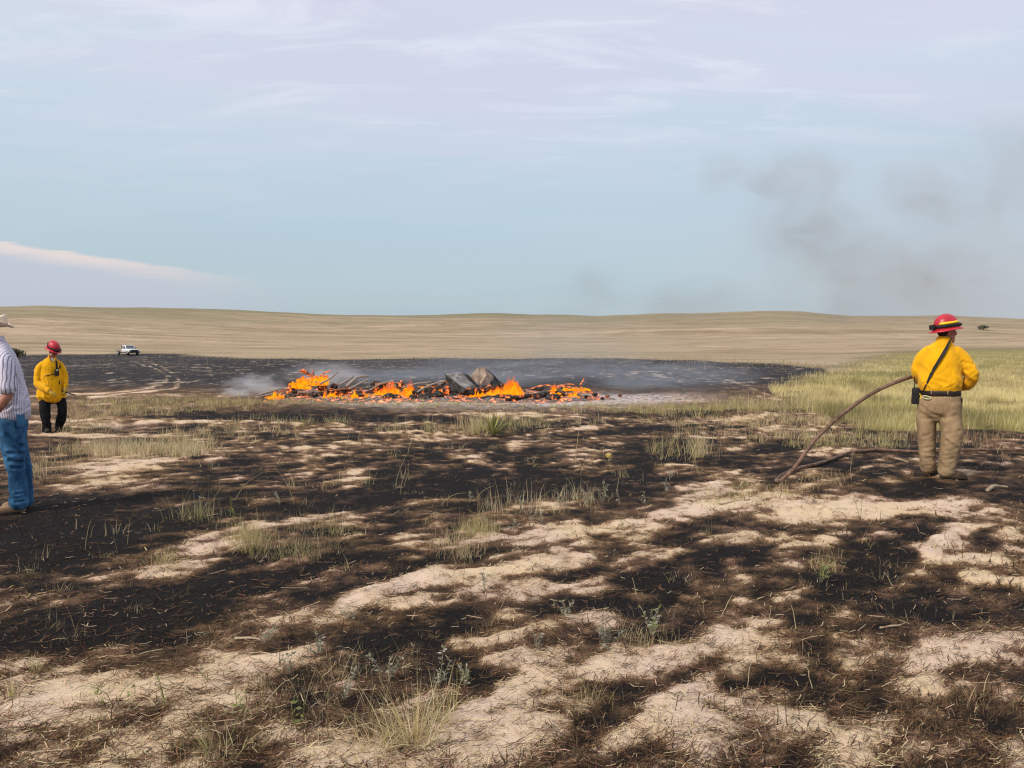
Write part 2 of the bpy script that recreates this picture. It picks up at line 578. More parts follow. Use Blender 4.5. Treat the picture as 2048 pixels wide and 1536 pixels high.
# ------------------------------------------------------------------ ground sheet
def ground_material():
    m, T = new_mat('burnt_prairie_ground')
    out = T.n('ShaderNodeOutputMaterial')
    b = T.n('ShaderNodeBsdfPrincipled')
    T.l(b.outputs[0], out.inputs[0])
    P = T.n('ShaderNodeTexCoord').outputs['Object']
    am = T.n('ShaderNodeAttribute', attribute_name='char').outputs['Fac']
    ah = T.n('ShaderNodeAttribute', attribute_name='hill').outputs['Fac']
    ag = T.n('ShaderNodeAttribute', attribute_name='field').outputs['Fac']
    aa = T.n('ShaderNodeAttribute', attribute_name='ash').outputs['Fac']
    n0 = T.noise(T.mapping(P, (1, 1.0, 1)), 1.1, 5, 0.6, 0.3)
    n1 = T.noise(T.mapping(P, (1, 1.6, 1), (0, 0, R(-34))), 7, 6, 0.62, 0.5)
    n2 = T.noise(T.mapping(P, (1, 2.4, 1), (0, 0, R(-20))), 38, 6, 0.65, 0.8)
    n3 = T.noise(P, 160, 4, 0.6)
    # straw-like streaks in two directions
    s1 = T.noise(T.mapping(P, (6, 60, 6), (0, 0, R(-28))), 3.2, 3, 0.6, 1.2)
    s2 = T.noise(T.mapping(P, (60, 7, 6), (0, 0, R(-50))), 2.6, 3, 0.6, 1.2)

    def add(x, n, k):
        return T.math('MULTIPLY_ADD', T.math('SUBTRACT', n, 0.5), k, x)
    t = add(am, n0, 0.22)
    t = add(t, n1, 0.55)
    t = add(t, n2, 0.66)
    t = add(t, n3, 0.26)
    t = add(t, s1, 0.30)
    t = add(t, s2, 0.26)
    mp = T.n('ShaderNodeMapRange')
    T.l(t, mp.inputs[0])
    mp.inputs[1].default_value = 0.03
    mp.inputs[2].default_value = 1.09
    burn = T.ramp(mp.outputs[0], [(0.0, (0.71, 0.55, 0.415)), (0.34, (0.61, 0.45, 0.325)), (0.42, (0.40, 0.275, 0.185)),
                                  (0.48, (0.225, 0.140, 0.086)), (0.63, (0.122, 0.073, 0.045)), (0.78, (0.058, 0.038, 0.026)),
                                  (0.92, (0.024, 0.018, 0.016)), (1.0, (0.013, 0.011, 0.011))])
    # pinkish to yellowish drift of the sand
    tint = T.noise(P, 0.9, 3, 0.5)
    burn = T.mix(T.smooth(tint, 0.4, 0.62), burn, T.mix(1.0, burn, (1.0, 1.0, 0.86), 'MULTIPLY'))
    # far burn: bluish black soot with pale flecks of sand
    fl = T.noise(T.mapping(P, (1.7, 0.8, 1)), 0.9, 4, 0.66, 0.6)
    fl2 = T.noise(T.mapping(P, (0.5, 0.3, 1), (0, 0, 0), (7, 3, 0)), 0.30, 3, 0.6)
    sepd = T.n('ShaderNodeSeparateXYZ'); T.l(P, sepd.inputs[0])
    farw = T.smooth(sepd.outputs[1], 24, 34)
    thr = T.math('MULTIPLY_ADD', T.math('SUBTRACT', fl2, 0.5), 0.30, fl)
    thr = T.math('MULTIPLY_ADD', T.math('SUBTRACT', 0.9, am), 0.22, thr)
    soot = T.mix(T.smooth(thr, 0.565, 0.64), T.mix(fl2, (0.016, 0.0155, 0.018), (0.048, 0.044, 0.044)), (0.37, 0.29, 0.22))
    burn = T.mix(T.math('MULTIPLY', farw, 0.90), burn, soot)
    ashc = T.mix(T.smooth(n1, 0.4, 0.6), (0.27, 0.22, 0.20), (0.66, 0.60, 0.57))
    burn = T.mix(T.math('MULTIPLY', aa, T.smooth(T.math('MULTIPLY_ADD', n2, 0.5, n1), 0.62, 0.82)), burn, ashc)
    # dry grass hills
    h1 = T.noise(T.mapping(P, (0.0035, 0.030, 0.01), (0, 0, R(-5))), 1.0, 5, 0.62, 0.5)
    h2 = T.noise(T.mapping(P, (0.010, 0.10, 0.03), (0, 0, R(4))), 1.0, 5, 0.65, 0.5)
    h3 = T.noise(P, 0.5, 4, 0.7)
    hill = T.ramp(T.math('MULTIPLY_ADD', T.math('SUBTRACT', h2, 0.5), 0.65, T.math('MULTIPLY_ADD', T.math('SUBTRACT', h3, 0.5), 0.30, h1)),
                  [(0.28, (0.215, 0.165, 0.10)), (0.42, (0.345, 0.262, 0.17)), (0.52, (0.445, 0.342, 0.235)), (0.60, (0.385, 0.29, 0.19)), (0.72, (0.28, 0.215, 0.135))])
    hill = T.mix(T.math('MULTIPLY', T.smooth(h3, 0.35, 0.65), 0.35), hill, T.mix(1.0, hill, (0.62, 0.64, 0.55), 'MULTIPLY'))
    gn = T.noise(T.mapping(P, (0.004, 0.012, 0.01)), 1.0, 4, 0.6)
    ln = T.n('ShaderNodeVectorMath', operation='LENGTH'); T.l(P, ln.inputs[0])
    up = T.smooth(ln.outputs['Value'], 380, 820)
    greenish = T.math('MULTIPLY', T.smooth(gn, 0.40, 0.58), T.math('MULTIPLY_ADD', up, 0.50, 0.26))
    hill = T.mix(greenish, hill, (0.175, 0.165, 0.085))
    hb = T.noise(T.mapping(P, (0.05, 0.09, 0.05)), 1.0, 5, 0.7)
    hill = T.mix(T.math('MULTIPLY', T.smooth(hb, 0.47, 0.62), 0.55), hill, (0.20, 0.155, 0.085))
    hill = T.mix(T.math('MULTIPLY', up, 0.42), hill, (0.205, 0.180, 0.120))
    blow = T.noise(T.mapping(P, (0.012, 0.02, 0.02), (0, 0, 0), (3, 9, 1)), 1.0, 4, 0.7)
    hill = T.mix(T.math('MULTIPLY', T.smooth(blow, 0.70, 0.76), up), hill, (0.50, 0.42, 0.32))
    col = T.mix(ah, burn, hill)
    # ground under the green field
    g1 = T.noise(P, 0.35, 5, 0.7)
    gcol = T.ramp(g1, [(0.3, (0.15, 0.14, 0.045)), (0.5, (0.24, 0.205, 0.075)), (0.7, (0.33, 0.265, 0.125))])
    col = T.mix(ag, col, gcol)
    T.l(col, b.inputs['Base Color'])
    b.inputs['Roughness'].default_value = 0.95
    b.inputs['Specular IOR Level'].default_value = 0.12
    bp = T.n('ShaderNodeBump')
    bp.inputs['Strength'].default_value = 0.75
    bp.inputs['Distance'].default_value = 0.035
    hsum = T.math('ADD', T.math('MULTIPLY', n1, 0.9), T.math('ADD', T.math('MULTIPLY', n2, 0.55), T.math('MULTIPLY', s1, 0.32)))
    hsum = T.math('MULTIPLY_ADD', n3, 0.18, hsum)
    T.l(hsum, bp.inputs['Height'])
    T.l(bp.outputs[0], b.inputs['Normal'])
    return m


def build_ground():
    az = np.concatenate([np.radians(np.linspace(-180, -46, 46)[:-1]), np.radians(np.linspace(-46, 46, 520)), np.radians(np.linspace(46, 180, 46)[1:-1])])
    q = np.linspace(0, 1, 430)
    inv = (1 - q) ** 1.25
    r1 = 1 / (1 / 70 + (1 / 1.9 - 1 / 70) * inv)
    r2 = np.geomspace(70, 6000, 190)[1:]
    rr = np.concatenate([[0.5, 1.0, 1.5], r1, r2])
    A, RR = np.meshgrid(az, rr)
    X, Y = RR * np.sin(A), RR * np.cos(A)
    Z = height(X.ravel(), Y.ravel())
    verts = np.stack([X.ravel(), Y.ravel(), Z], 1)
    nr, na = RR.shape
    i = np.arange(nr - 1)[:, None] * na
    j = np.arange(na)[None, :]
    j2 = (j + 1) % na
    quads = np.stack([i + j, i + j2, i + na + j2, i + na + j], -1).reshape(-1, 4)[:, ::-1]
    c = len(verts)
    verts = np.concatenate([verts, [[0, 0, verts[:na, 2].mean()]]])
    fan = np.stack([np.full(na, c), j.ravel(), j2.ravel()], 1)[:, ::-1]
    me = mesh_np('ground', verts, [quads, fan], smooth=True)
    m = char_map(verts[:, 0], verts[:, 1])
    h, g = zones(verts[:, 0], verts[:, 1])
    far = np.hypot(verts[:, 0], verts[:, 1]) > 160
    h = np.where(far, np.maximum(h, 1 - g), h)
    u, v = project(verts[:, 0], verts[:, 1])
    ash = 1.3 * np.exp(-((u - 960) / 290) ** 4 - ((v - 803) / 10) ** 2) * 1.0 + np.exp(-((u - 1225) / 150) ** 2 - ((v - 795) / 9) ** 2) * 1.4
    ash = np.where(verts[:, 1] > 3, ash, 0)
    fattr(me, 'char', m); fattr(me, 'hill', h); fattr(me, 'field', g); fattr(me, 'ash', np.clip(ash, 0, 1))
    o = obj('ground', me, ground_material())
    tag(o, 'patchy ground of pale sand and black burnt grass running up to tan hills', 'ground', kind='structure')
    return o


build_ground()


# ------------------------------------------------------------------ blades
def blades(base, hgt, wid, lean, az, col, curve=0.35, tipcol=None, seg=3):
    """tapered curved ribbons; base (n,3), everything else (n,). Returns verts, tri/quad arrays, colours"""
    n = len(base)
    ts = np.linspace(0, 1, seg + 1)
    face = RNG.uniform(0, 2 * np.pi, n)
    side = np.stack([np.cos(face), np.sin(face), np.zeros(n)], 1)
    dirx = np.stack([np.cos(az), np.sin(az), np.zeros(n)], 1)
    V = []
    C = []
    for k, t in enumerate(ts):
        ang = lean * (1 + curve * 2 * t)
        # integrate roughly: angle from vertical grows along the blade
        a = lean * (1 + curve * t)
        p = base + (dirx * (np.sin(a) * t * hgt)[:, None]) + np.stack([np.zeros(n), np.zeros(n), np.cos(a) * t * hgt], 1)
        w = wid * (1 - t ** 1.5 * 0.95)
        cc = col if tipcol is None else col * (1 - t) + tipcol * t
        if k < seg:
            V += [p - side * w[:, None] * .5, p + side * w[:, None] * .5]
            C += [cc, cc]
        else:
            V += [p]
            C += [cc]
    nv = len(V)
    V = np.stack(V, 1).reshape(-1, 3)
    C = np.stack(C, 1).reshape(-1, 3)
    off = (np.arange(n) * nv)[:, None]
    quads = np.concatenate([off + np.array([2 * k, 2 * k + 1, 2 * k + 3, 2 * k + 2]) for k in range(seg - 1)], 0) if seg > 1 else np.zeros((0, 4), int)
    tris = off + np.array([2 * seg - 2, 2 * seg - 1, 2 * seg])
    return V, quads, tris, C


def join_blades(parts):
    V, Q, T_, C = [], [], [], []
    o = 0
    for (v, q, t, c) in parts:
        V.append(v); Q.append(q + o); T_.append(t + o); C.append(c)
        o += len(v)
    return np.concatenate(V), np.concatenate(Q), np.concatenate(T_), np.concatenate(C)


def blade_obj(name, parts, mat, parent=None):
    v, q, t, c = join_blades(parts)
    me = mesh_np(name, v, [q, t])
    cattr(me, 'Col', c)
    return obj(name, me, mat, parent)


def jit(col, n, k=0.18):
    col = np.asarray(col, float)
    f = 1 + RNG.normal(0, k, (n, 1))
    g = 1 + RNG.normal(0, k * .3, (n, 3))
    return np.clip(col[None, :] * f * g, 0.004, 0.9)


STRAW = vcol_mat('dry_straw', trans=0.15)
GRASS = vcol_mat('living_grass', trans=0.3)
CHARST = vcol_mat('burnt_stubble', trans=0.0)


def screen_points(n, u0, u1, v0, v1, bias=1.0):
    """points on the ground, spread evenly as the camera sees it (denser near by)"""
    u = RNG.uniform(u0, u1, n); v = v0 + (v1 - v0) * RNG.uniform(0, 1, n) ** bias
    dx = (u - 1024) / FPX; dzz = -(v - 768) / FPX
    c, s = math.cos(PITCH), math.sin(PITCH)
    ry = c + dzz * s; rz = -s + dzz * c
    t = CAM_H / -rz
    return dx * t, ry * t


def build_litter():
    # straws lying flat on the sand and the char
    n = 120000
    x, y = screen_points(n, -560, 2620, 812, 1720, 1.0)
    m = char_map(x, y)
    h, g = zones(x, y)
    keep = (RNG.uniform(0, 1, n) < np.interp(m, [-.2, .2, .5, .8, 1.1], [.22, .6, 1, .6, .30])) & (g < .3)
    x, y, m = x[keep], y[keep], m[keep]
    n = len(x)
    d = np.hypot(x, y)
    L = RNG.gamma(1.8, 0.020, n) + 0.012
    ang = R(30) + RNG.normal(0, 0.85, n)
    bend = RNG.normal(0, 0.35, n)
    w = RNG.uniform(0.0012, 0.0030, n) * np.clip(d / 5.0, 0.75, 2.0)
    p = RNG.uniform(0, 1, n)
    pale = jit((0.50, 0.39, 0.24), n); brown = jit((0.15, 0.092, 0.054), n, .3); dark = jit((0.040, 0.028, 0.021), n, .3)
    kd = np.interp(m, [0, .4, .6, .9], [.05, .20, .40, .62]); kb = np.interp(m, [0, .4, .6, .9], [.30, .60, .52, .34])
    col = np.where((p < kd)[:, None], dark, np.where((p < kd + kb)[:, None], brown, pale))
    V, C = [], []
    for k, t in enumerate((-.5, 0.0, .5)):
        a = ang + bend * t
        cx, cy = x + np.cos(a) * L * t, y + np.sin(a) * L * t
        lift = RNG.uniform(0.0, 0.02, n) * (1 if k != 1 else .6) + 0.004
        cz = height(cx, cy) + lift
        ww = w * (1.0 if k == 1 else .6)
        sx, sy = -np.sin(a) * ww, np.cos(a) * ww
        V += [np.stack([cx - sx, cy - sy, cz], 1), np.stack([cx + sx, cy + sy, cz + .001], 1)]
        C += [col, col]
    V = np.stack(V, 1).reshape(-1, 3); C = np.stack(C, 1).reshape(-1, 3)
    off = (np.arange(n) * 6)[:, None]
    Q = np.concatenate([off + np.array([0, 1, 3, 2]), off + np.array([2, 3, 5, 4])])
    me = mesh_np('straw_litter', V, [Q])
    cattr(me, 'Col', C)
    tag(obj('straw_litter', me, STRAW), 'loose dry straw scattered over sand and char', 'straw', kind='stuff')

    # burnt stubble: short dark crusty blades in the charred patches
    n = 190000
    x, y = screen_points(n, -560, 2620, 806, 1720, 1.0)
    m = char_map(x, y)
    h, g = zones(x, y)
    keep = (RNG.uniform(0, 1, n) < np.interp(m, [.2, .45, .7, 1.0], [.03, .5, 1, 1])) & (g < .4)
    x, y, m = x[keep], y[keep], m[keep]
    n = len(x)
    d = np.hypot(x, y)
    base = np.stack([x, y, height(x, y) - .004], 1)
    hg = RNG.gamma(2.0, 0.010, n) + .006
    brown = jit((0.125, 0.076, 0.044), n, .35); dark = jit((0.026, 0.020, 0.017), n, .3)
    pb = np.interp(m, [.3, .6, .85, 1.1], [.85, .6, .25, .08])
    col = np.where((RNG.uniform(0, 1, n) < pb)[:, None], brown, dark)
    part = blades(base, hg, RNG.uniform(.003, .006, n) * np.clip(d / 6, .8, 2.4), RNG.uniform(.3, 1.35, n), RNG.uniform(0, 2 * np.pi, n), col, .3, seg=1)
    tag(blade_obj('burnt_stubble', [part], CHARST), 'short charred grass stubble covering the burnt patches', 'burnt grass', kind='stuff')


build_litter()

# patches of standing grass: centre and radii in photo pixels, count, height, colour
TAN, YG, OLV, PALE, GRN, RUST = (0.44, 0.34, 0.18), (0.37, 0.315, 0.135), (0.26, 0.225, 0.10), (0.56, 0.46, 0.28), (0.15, 0.19, 0.055), (0.26, 0.16, 0.085)
GRASS_PATCH = [
    (330, 812, 200, 13, 2600, .20, YG), (480, 806, 170, 9, 1600, .15, YG), (240, 828, 120, 12, 900, .20, TAN), (160, 850, 90, 16, 900, .16, TAN),
    (290, 905, 130, 16, 1700, .22, PALE), (380, 900, 70, 14, 500, .20, YG), (180, 900, 90, 12, 500, .20, TAN), (80, 940, 70, 20, 400, .18, TAN),
    (560, 850, 170, 14, 700, .16, YG), (450, 870, 160, 14, 800, .14, TAN), (720, 808, 260, 6, 1800, .12, YG), (1000, 812, 260, 6, 1600, .12, YG), (620, 802, 130, 5, 900, .13, GRN),
    (950, 855, 30, 16, 420, .30, TAN), (1040, 845, 60, 12, 350, .25, YG), (860, 862, 120, 10, 600, .16, YG), (1130, 850, 90, 10, 300, .14, TAN),
    (1260, 818, 160, 9, 1500, .16, YG), (1400, 820, 160, 12, 1900, .20, YG), (1530, 815, 120, 14, 2000, .24, YG), (1430, 845, 160, 12, 800, .16, TAN), (1580, 850, 120, 16, 1200, .15, TAN),
    (1560, 880, 120, 14, 700, .16, TAN), (1390, 900, 60, 26, 260, .30, TAN), (1340, 905, 40, 20, 160, .22, YG), (1700, 880, 120, 14, 700, .13, YG), (1760, 895, 90, 14, 700, .11, OLV),
    (1640, 895, 70, 12, 400, .15, YG), (1850, 880, 170, 10, 700, .16, RUST), (1980, 890, 90, 18, 500, .14, RUST), (1600, 975, 120, 14, 350, .08, TAN), (1480, 1000, 110, 22, 700, .10, YG),
    (500, 1085, 40, 14, 500, .16, YG), (590, 1105, 90, 18, 450, .14, OLV), (640, 1060, 60, 12, 260, .14, YG), (960, 1060, 40, 12, 420, .14, YG), (910, 1100, 50, 16, 350, .13, TAN),
    (400, 1040, 60, 20, 160, .22, OLV), (330, 1125, 40, 12, 160, .12, YG),
    (1030, 1020, 60, 16, 160, .18, PALE), (1160, 1000, 60, 14, 150, .16, PALE), (690, 1380, 90, 60, 260, .10, TAN), (560, 1400, 100, 60, 180, .09, YG), (760, 1470, 160, 50, 380, .10, TAN),
    (420, 1500, 100, 36, 120, .12, OLV), (1290, 1290, 90, 30, 260, .08, TAN), (1180, 1400, 60, 24, 120, .09, YG), (1500, 1430, 200, 60, 200, .07, TAN), (1900, 1420, 120, 60, 260, .07, RUST),
    (1650, 1130, 50, 26, 120, .10, YG), (900, 940, 500, 90, 500, .13, TAN), (900, 1000, 700, 120, 420, .12, OLV), (1200, 1150, 700, 140, 420, .09, TAN), (300, 1180, 300, 120, 220, .09, TAN),
    (1750, 1240, 250, 120, 300, .06, RUST), (620, 1300, 300, 60, 300, .07, OLV), (1300, 1480, 300, 50, 240, .06, RUST),
]


def build_patches():
    parts = []
    for (pu, pv, ru, rv, cnt, hh, col) in GRASS_PATCH:
        a = RNG.uniform(0, 2 * np.pi, cnt); q = np.sqrt(RNG.uniform(0, 1, cnt))
        # grow in small tufts
        nt = max(3, cnt // 14)
        ta = RNG.uniform(0, 2 * np.pi, nt); tq = RNG.uniform(0, 1, nt) ** .6
        tid = RNG.integers(0, nt, cnt)
        uu = pu + np.cos(ta[tid]) * tq[tid] * ru; vv = pv + np.sin(ta[tid]) * tq[tid] * rv
        dx = (uu - 1024) / FPX; dzz = -(vv - 768) / FPX
        c, s = math.cos(PITCH), math.sin(PITCH)
        t = CAM_H / -(-s + dzz * c)
        sp = 0.035 + 0.02 * hh / .2
        x = dx * t + RNG.normal(0, sp, cnt); y = (c + dzz * s) * t + RNG.normal(0, sp, cnt)
        d = np.hypot(x, y)
        base = np.stack([x, y, height(x, y) - .01], 1)
        hg = .82 * hh * RNG.gamma(5, 0.2, cnt) * (0.7 + .6 * RNG.uniform(0, 1, nt)[tid])
        wd = RNG.uniform(.0016, .0032, cnt) * np.clip(d / 5.5, .8, 3.2)
        cl = jit(col, cnt, .2)
        dr = RNG.uniform(0, 1, cnt) < .25
        cl[dr] = jit(PALE, int(dr.sum()), .15)
        parts.append(blades(base, hg, wd, np.abs(RNG.normal(.25, .28, cnt)), RNG.uniform(0, 2 * np.pi, cnt), cl, .8, tipcol=np.clip(cl * 1.15 + .03, 0, .8)))
    tag(blade_obj('sparse_grass', parts, GRASS), 'thin unburnt yellowish grass standing among the burnt patches', 'grass', kind='stuff')


build_patches()


def build_field():
    parts = []
    n = 330000
    x, y = screen_points(n, 1480, 2420, 706, 872, 1.0)
    h, g = zones(x, y)
    cl = fbm2(x * .8, y * .8, 91, 3)
    keep = (RNG.uniform(0, 1, n) < g * np.interp(cl, [.3, .56], [.22, 1.0])) & (y < 190)
    x, y, cl = x[keep], y[keep], cl[keep]
    n = len(x)
    d = np.hypot(x, y)
    base = np.stack([x, y, height(x, y) - .02], 1)
    hg = RNG.gamma(6, .025, n) * np.interp(cl, [.3, .7], [.55, 1.45]) + .04
    patch = fbm2(x * .22, y * .22, 95, 4)
    a = np.array((0.29, 0.255, 0.095)); b = np.array((0.48, 0.395, 0.185)); c = np.array((0.56, 0.46, 0.27))
    k = np.clip((patch - .40) * 5 + RNG.normal(0, .25, n), 0, 1)[:, None]
    col = (a * (1 - k) + b * k) * (1 + RNG.normal(0, .16, (n, 1)))
    dr = RNG.uniform(0, 1, n) < .16
    col[dr] = jit(c, int(dr.sum()), .12)
    col = col * (np.interp(fbm2(x * 1.3, y * .9, 97, 3), [.3, .7], [.62, 1.28]))[:, None]
    col = np.clip(col, .01, .8)
    wd = RNG.uniform(.0022, .0042, n) * np.clip(d / 7.5, 1, 5.0)
    parts.append(blades(base, hg, wd, np.abs(RNG.normal(.20, .2, n)), RNG.uniform(0, 2 * np.pi, n) * .35 - .4, col, .9, tipcol=np.clip(col * 1.25 + .03, 0, .8), seg=2))
    # scattered tan tussocks where the far burn meets the dry grass
    n = 26000
    x, y = screen_points(n, -150, 1720, 702, 745, 1.0)
    u, v = project(x, y)
    dv = v - np.interp(u, BURN_U, BURN_V)
    keep = (RNG.uniform(0, 1, n) < np.exp(-(dv / 3.0) ** 2) + .02) & (y < 220)
    x, y = x[keep], y[keep]; n = len(x); d = np.hypot(x, y)
    base = np.stack([x, y, height(x, y) - .02], 1)
    col = jit((0.38, 0.30, 0.16), n, .2)
    parts.append(blades(base, RNG.gamma(6, .05, n), RNG.uniform(.004, .008, n) * np.clip(d / 9, 1, 6), np.abs(RNG.normal(.2, .2, n)), RNG.uniform(0, 6.28, n), col, .8, seg=2))
    tag(blade_obj('field_grass', parts, GRASS), 'unburnt knee-high yellow-green grass field beside the burn', 'grass field', kind='stuff')


build_field()


# ------------------------------------------------------------------ solid helpers
def catmull(pts, sub):
    P = [np.array(p, float) for p in pts]
    out = []
    for i in range(len(P) - 1):
        p0 = P[max(i - 1, 0)]; p1 = P[i]; p2 = P[i + 1]; p3 = P[min(i + 2, len(P) - 1)]
        for k in range(sub):
            t = k / sub
            out.append(0.5 * (2 * p1 + (p2 - p0) * t + (2 * p0 - 5 * p1 + 4 * p2 - p3) * t * t + (3 * p1 - p0 - 3 * p2 + p3) * t ** 3))
    out.append(P[-1])
    return np.array(out)


def tube(pts, radii, seg=16, sub=4, xaxis=(1, 0, 0), cap=True, power=2.0):
    """loft of (super)ellipses; radii: number or (a, b) pairs. xaxis = direction of a. Returns verts, quads, tris"""
    rad = [(r, r) if np.isscalar(r) else r for r in radii]
    C = catmull(pts, sub) if sub > 1 else np.array(pts, float)
    Rr = catmull(rad, sub) if sub > 1 else np.array(rad, float)
    Rr = np.maximum(Rr, 1e-4)
    n = len(C)
    if cap:
        # round the ends
        t0 = (C[0] - C[1]); t0 /= np.linalg.norm(t0) + 1e-9
        t1 = (C[-1] - C[-2]); t1 /= np.linalg.norm(t1) + 1e-9
        m0, m1 = Rr[0].min(), Rr[-1].min()
        C = np.concatenate([[C[0] + t0 * m0 * .55, C[0] + t0 * m0 * .4], C, [C[-1] + t1 * m1 * .4, C[-1] + t1 * m1 * .55]])
        Rr = np.concatenate([[Rr[0] * .35, Rr[0] * .75], Rr, [Rr[-1] * .75, Rr[-1] * .35]])
        n += 4
    tang = np.gradient(C, axis=0)
    tang /= np.linalg.norm(tang, axis=1)[:, None] + 1e-9
    X = np.array(xaxis, float)
    th = np.linspace(0, 2 * np.pi, seg, endpoint=False)
    cs, sn = np.cos(th), np.sin(th)
    cs = np.sign(cs) * np.abs(cs) ** (2 / power); sn = np.sign(sn) * np.abs(sn) ** (2 / power)
    V = []
    a = X
    for i in range(n):
        a = a - tang[i] * a.dot(tang[i])
        nn = np.linalg.norm(a)
        if nn < 1e-3:
            a = np.cross(tang[i], [0.3, 1, 0.2]); nn = np.linalg.norm(a)
        a = a / nn
        b = np.cross(tang[i], a)
        V.append(C[i] + np.outer(cs * Rr[i, 0], a) + np.outer(sn * Rr[i, 1], b))
        a = X if abs(X.dot(tang[i])) < .85 else a
    V = np.concatenate(V)
    i = np.arange(n - 1)[:, None] * seg
    j = np.arange(seg)[None]
    j2 = (j + 1) % seg
    Q = np.stack([i + j, i + j2, i + seg + j2, i + seg + j], -1).reshape(-1, 4)
    c0, c1 = len(V), len(V) + 1
    V = np.concatenate([V, [C[0], C[-1]]])
    jj = np.arange(seg); jj2 = (jj + 1) % seg
    T_ = np.concatenate([np.stack([np.full(seg, c0), jj2, jj], 1), np.stack([np.full(seg, c1), (n - 1) * seg + jj, (n - 1) * seg + jj2], 1)])
    return V, Q, T_


def join(parts):
    V, Q, T_ = [], [], []
    o = 0
    for (v, q, t) in parts:
        V.append(v); Q.append(np.asarray(q, int).reshape(-1, 4) + o); T_.append(np.asarray(t, int).reshape(-1, 3) + o)
        o += len(v)
    return np.concatenate(V), np.concatenate(Q), np.concatenate(T_)


def box(c, size, rot=None, taper=1.0):
    s = np.array(size) / 2
    P = np.array([[x, y, z] for z in (-1, 1) for y in (-1, 1) for x in (-1, 1)], float)
    P[4:, :2] *= taper
    P = P * s
    if rot is not None:
        P = P @ np.array(rot).T
    P = P + np.array(c)
    Q = np.array([[0, 2, 3, 1], [4, 5, 7, 6], [0, 1, 5, 4], [2, 6, 7, 3], [0, 4, 6, 2], [1, 3, 7, 5]])
    return P, Q, np.zeros((0, 3), int)


def prism(poly, w0, w1, axis='y'):
    """side profile [(a,z)] extruded across; axis of extrusion y"""
    n = len(poly)
    V = np.array([[a, w, z] for w in (w0, w1) for (a, z) in poly], float)
    Q = np.array([[i, (i + 1) % n, n + (i + 1) % n, n + i] for i in range(n)])
    c = len(V)
    cen = np.mean(np.array(poly), 0)
    V = np.concatenate([V, [[cen[0], w0, cen[1]], [cen[0], w1, cen[1]]]])
    T_ = np.array([[c, (i + 1) % n, i] for i in range(n)] + [[c + 1, n + i, n + (i + 1) % n] for i in range(n)])
    return V, Q, T_


def part_obj(name, geo, mat, parent=None, smooth=True, bevel=0.0):
    me = mesh_np(name, geo[0], [geo[1], geo[2]], smooth)
    o = obj(name, me, mat, parent)
    if bevel:
        b = o.modifiers.new('bevel', 'BEVEL'); b.width = bevel; b.segments = 2; b.limit_method = 'ANGLE'
    return o


def rot_to(dirv, up=(0, 0, 1)):
    d = Vector(dirv).normalized()
    return d.to_track_quat('X', 'Z').to_matrix()


# ------------------------------------------------------------------ far tree on the hill
def crown_geo(n, rx, ry, rz, cz, seed):
    g = np.random.default_rng(seed)
    cl = g.normal(0, 1, (14, 3)); cl /= np.linalg.norm(cl, axis=1)[:, None]
    cl *= (g.uniform(.35, .85, 14))[:, None]
    idx = g.integers(0, 14, n)
    p = cl[idx] + g.normal(0, .20, (n, 3))
    p = p * np.array([rx, ry, rz]) + np.array([0, 0, cz])
    d1 = g.normal(0, 1, (n, 3)); d1 /= np.linalg.norm(d1, axis=1)[:, None]
    d2 = np.cross(d1, g.normal(0, 1, (n, 3))); d2 /= np.linalg.norm(d2, axis=1)[:, None] + 1e-6
    s = rx * g.uniform(.06, .13, n)[:, None]
    V = np.stack([p - d1 * s - d2 * s * .5, p + d1 * s - d2 * s * .5, p + d1 * s + d2 * s * .5, p - d1 * s + d2 * s * .5], 1).reshape(-1, 3)
    Q = (np.arange(n) * 4)[:, None] + np.arange(4)
    return V, Q, np.zeros((0, 3), int)


LEAFD = pmat('dark_leaves', (0.14, 0.14, 0.09), .9, .3, 1.0, 0)
BARK = pmat('bark', (0.12, 0.09, 0.065), .95, .3, 6, .4)


def far_bush(name, u, v, y, w, h, label, seed):
    p = terrain_point(u, v) if y is None else at_depth(u, v, y)
    z = gz(p.x, p.y)
    t = empty(name, (p.x, p.y, z - .05))
    tag(t, label, 'tree' if 'tree' in name else 'bush')
    part_obj('trunk', tube([(0, 0, -.2), (.02 * w, 0, h * .3), (-.03 * w, .02, h * .55)], [w * .06, w * .05, w * .03], 8, 2), BARK, t)
    part_obj('crown', crown_geo(900, w / 2, w / 2, h * .42, h * .56, seed), LEAFD, t, False)
    return t


far_bush('hillside_tree', 1966, 660, None, 4.4, 2.3, 'lone small dark tree on the tan hillside', 3)
far_bush('roadside_bush', 34, 706, 118, 2.6, 1.7, 'dark bush on the burn edge behind the man in the plaid shirt', 5)

# ------------------------------------------------------------------ pickup truck
WHITE = pmat('white_paint', (0.72, 0.73, 0.73), .35, .05, 2, 0, spec=.5)
GLASSD = pmat('tinted_glass', (0.10, 0.12, 0.14), .08, .1, 2, 0, spec=.6)
RUBBER = pmat('tyre_rubber', (0.022, 0.022, 0.022), .9, .2, 8, .2)
STEEL = pmat('grey_steel', (0.30, 0.31, 0.31), .45, .15, 6, 0, metal=.8)
DARKPL = pmat('black_plastic', (0.020, 0.021, 0.023), .5, .2, 10, .1)
LAMPW = pmat('headlight_glass', (0.75, 0.76, 0.74), .15, .05, 4, 0, spec=.6)


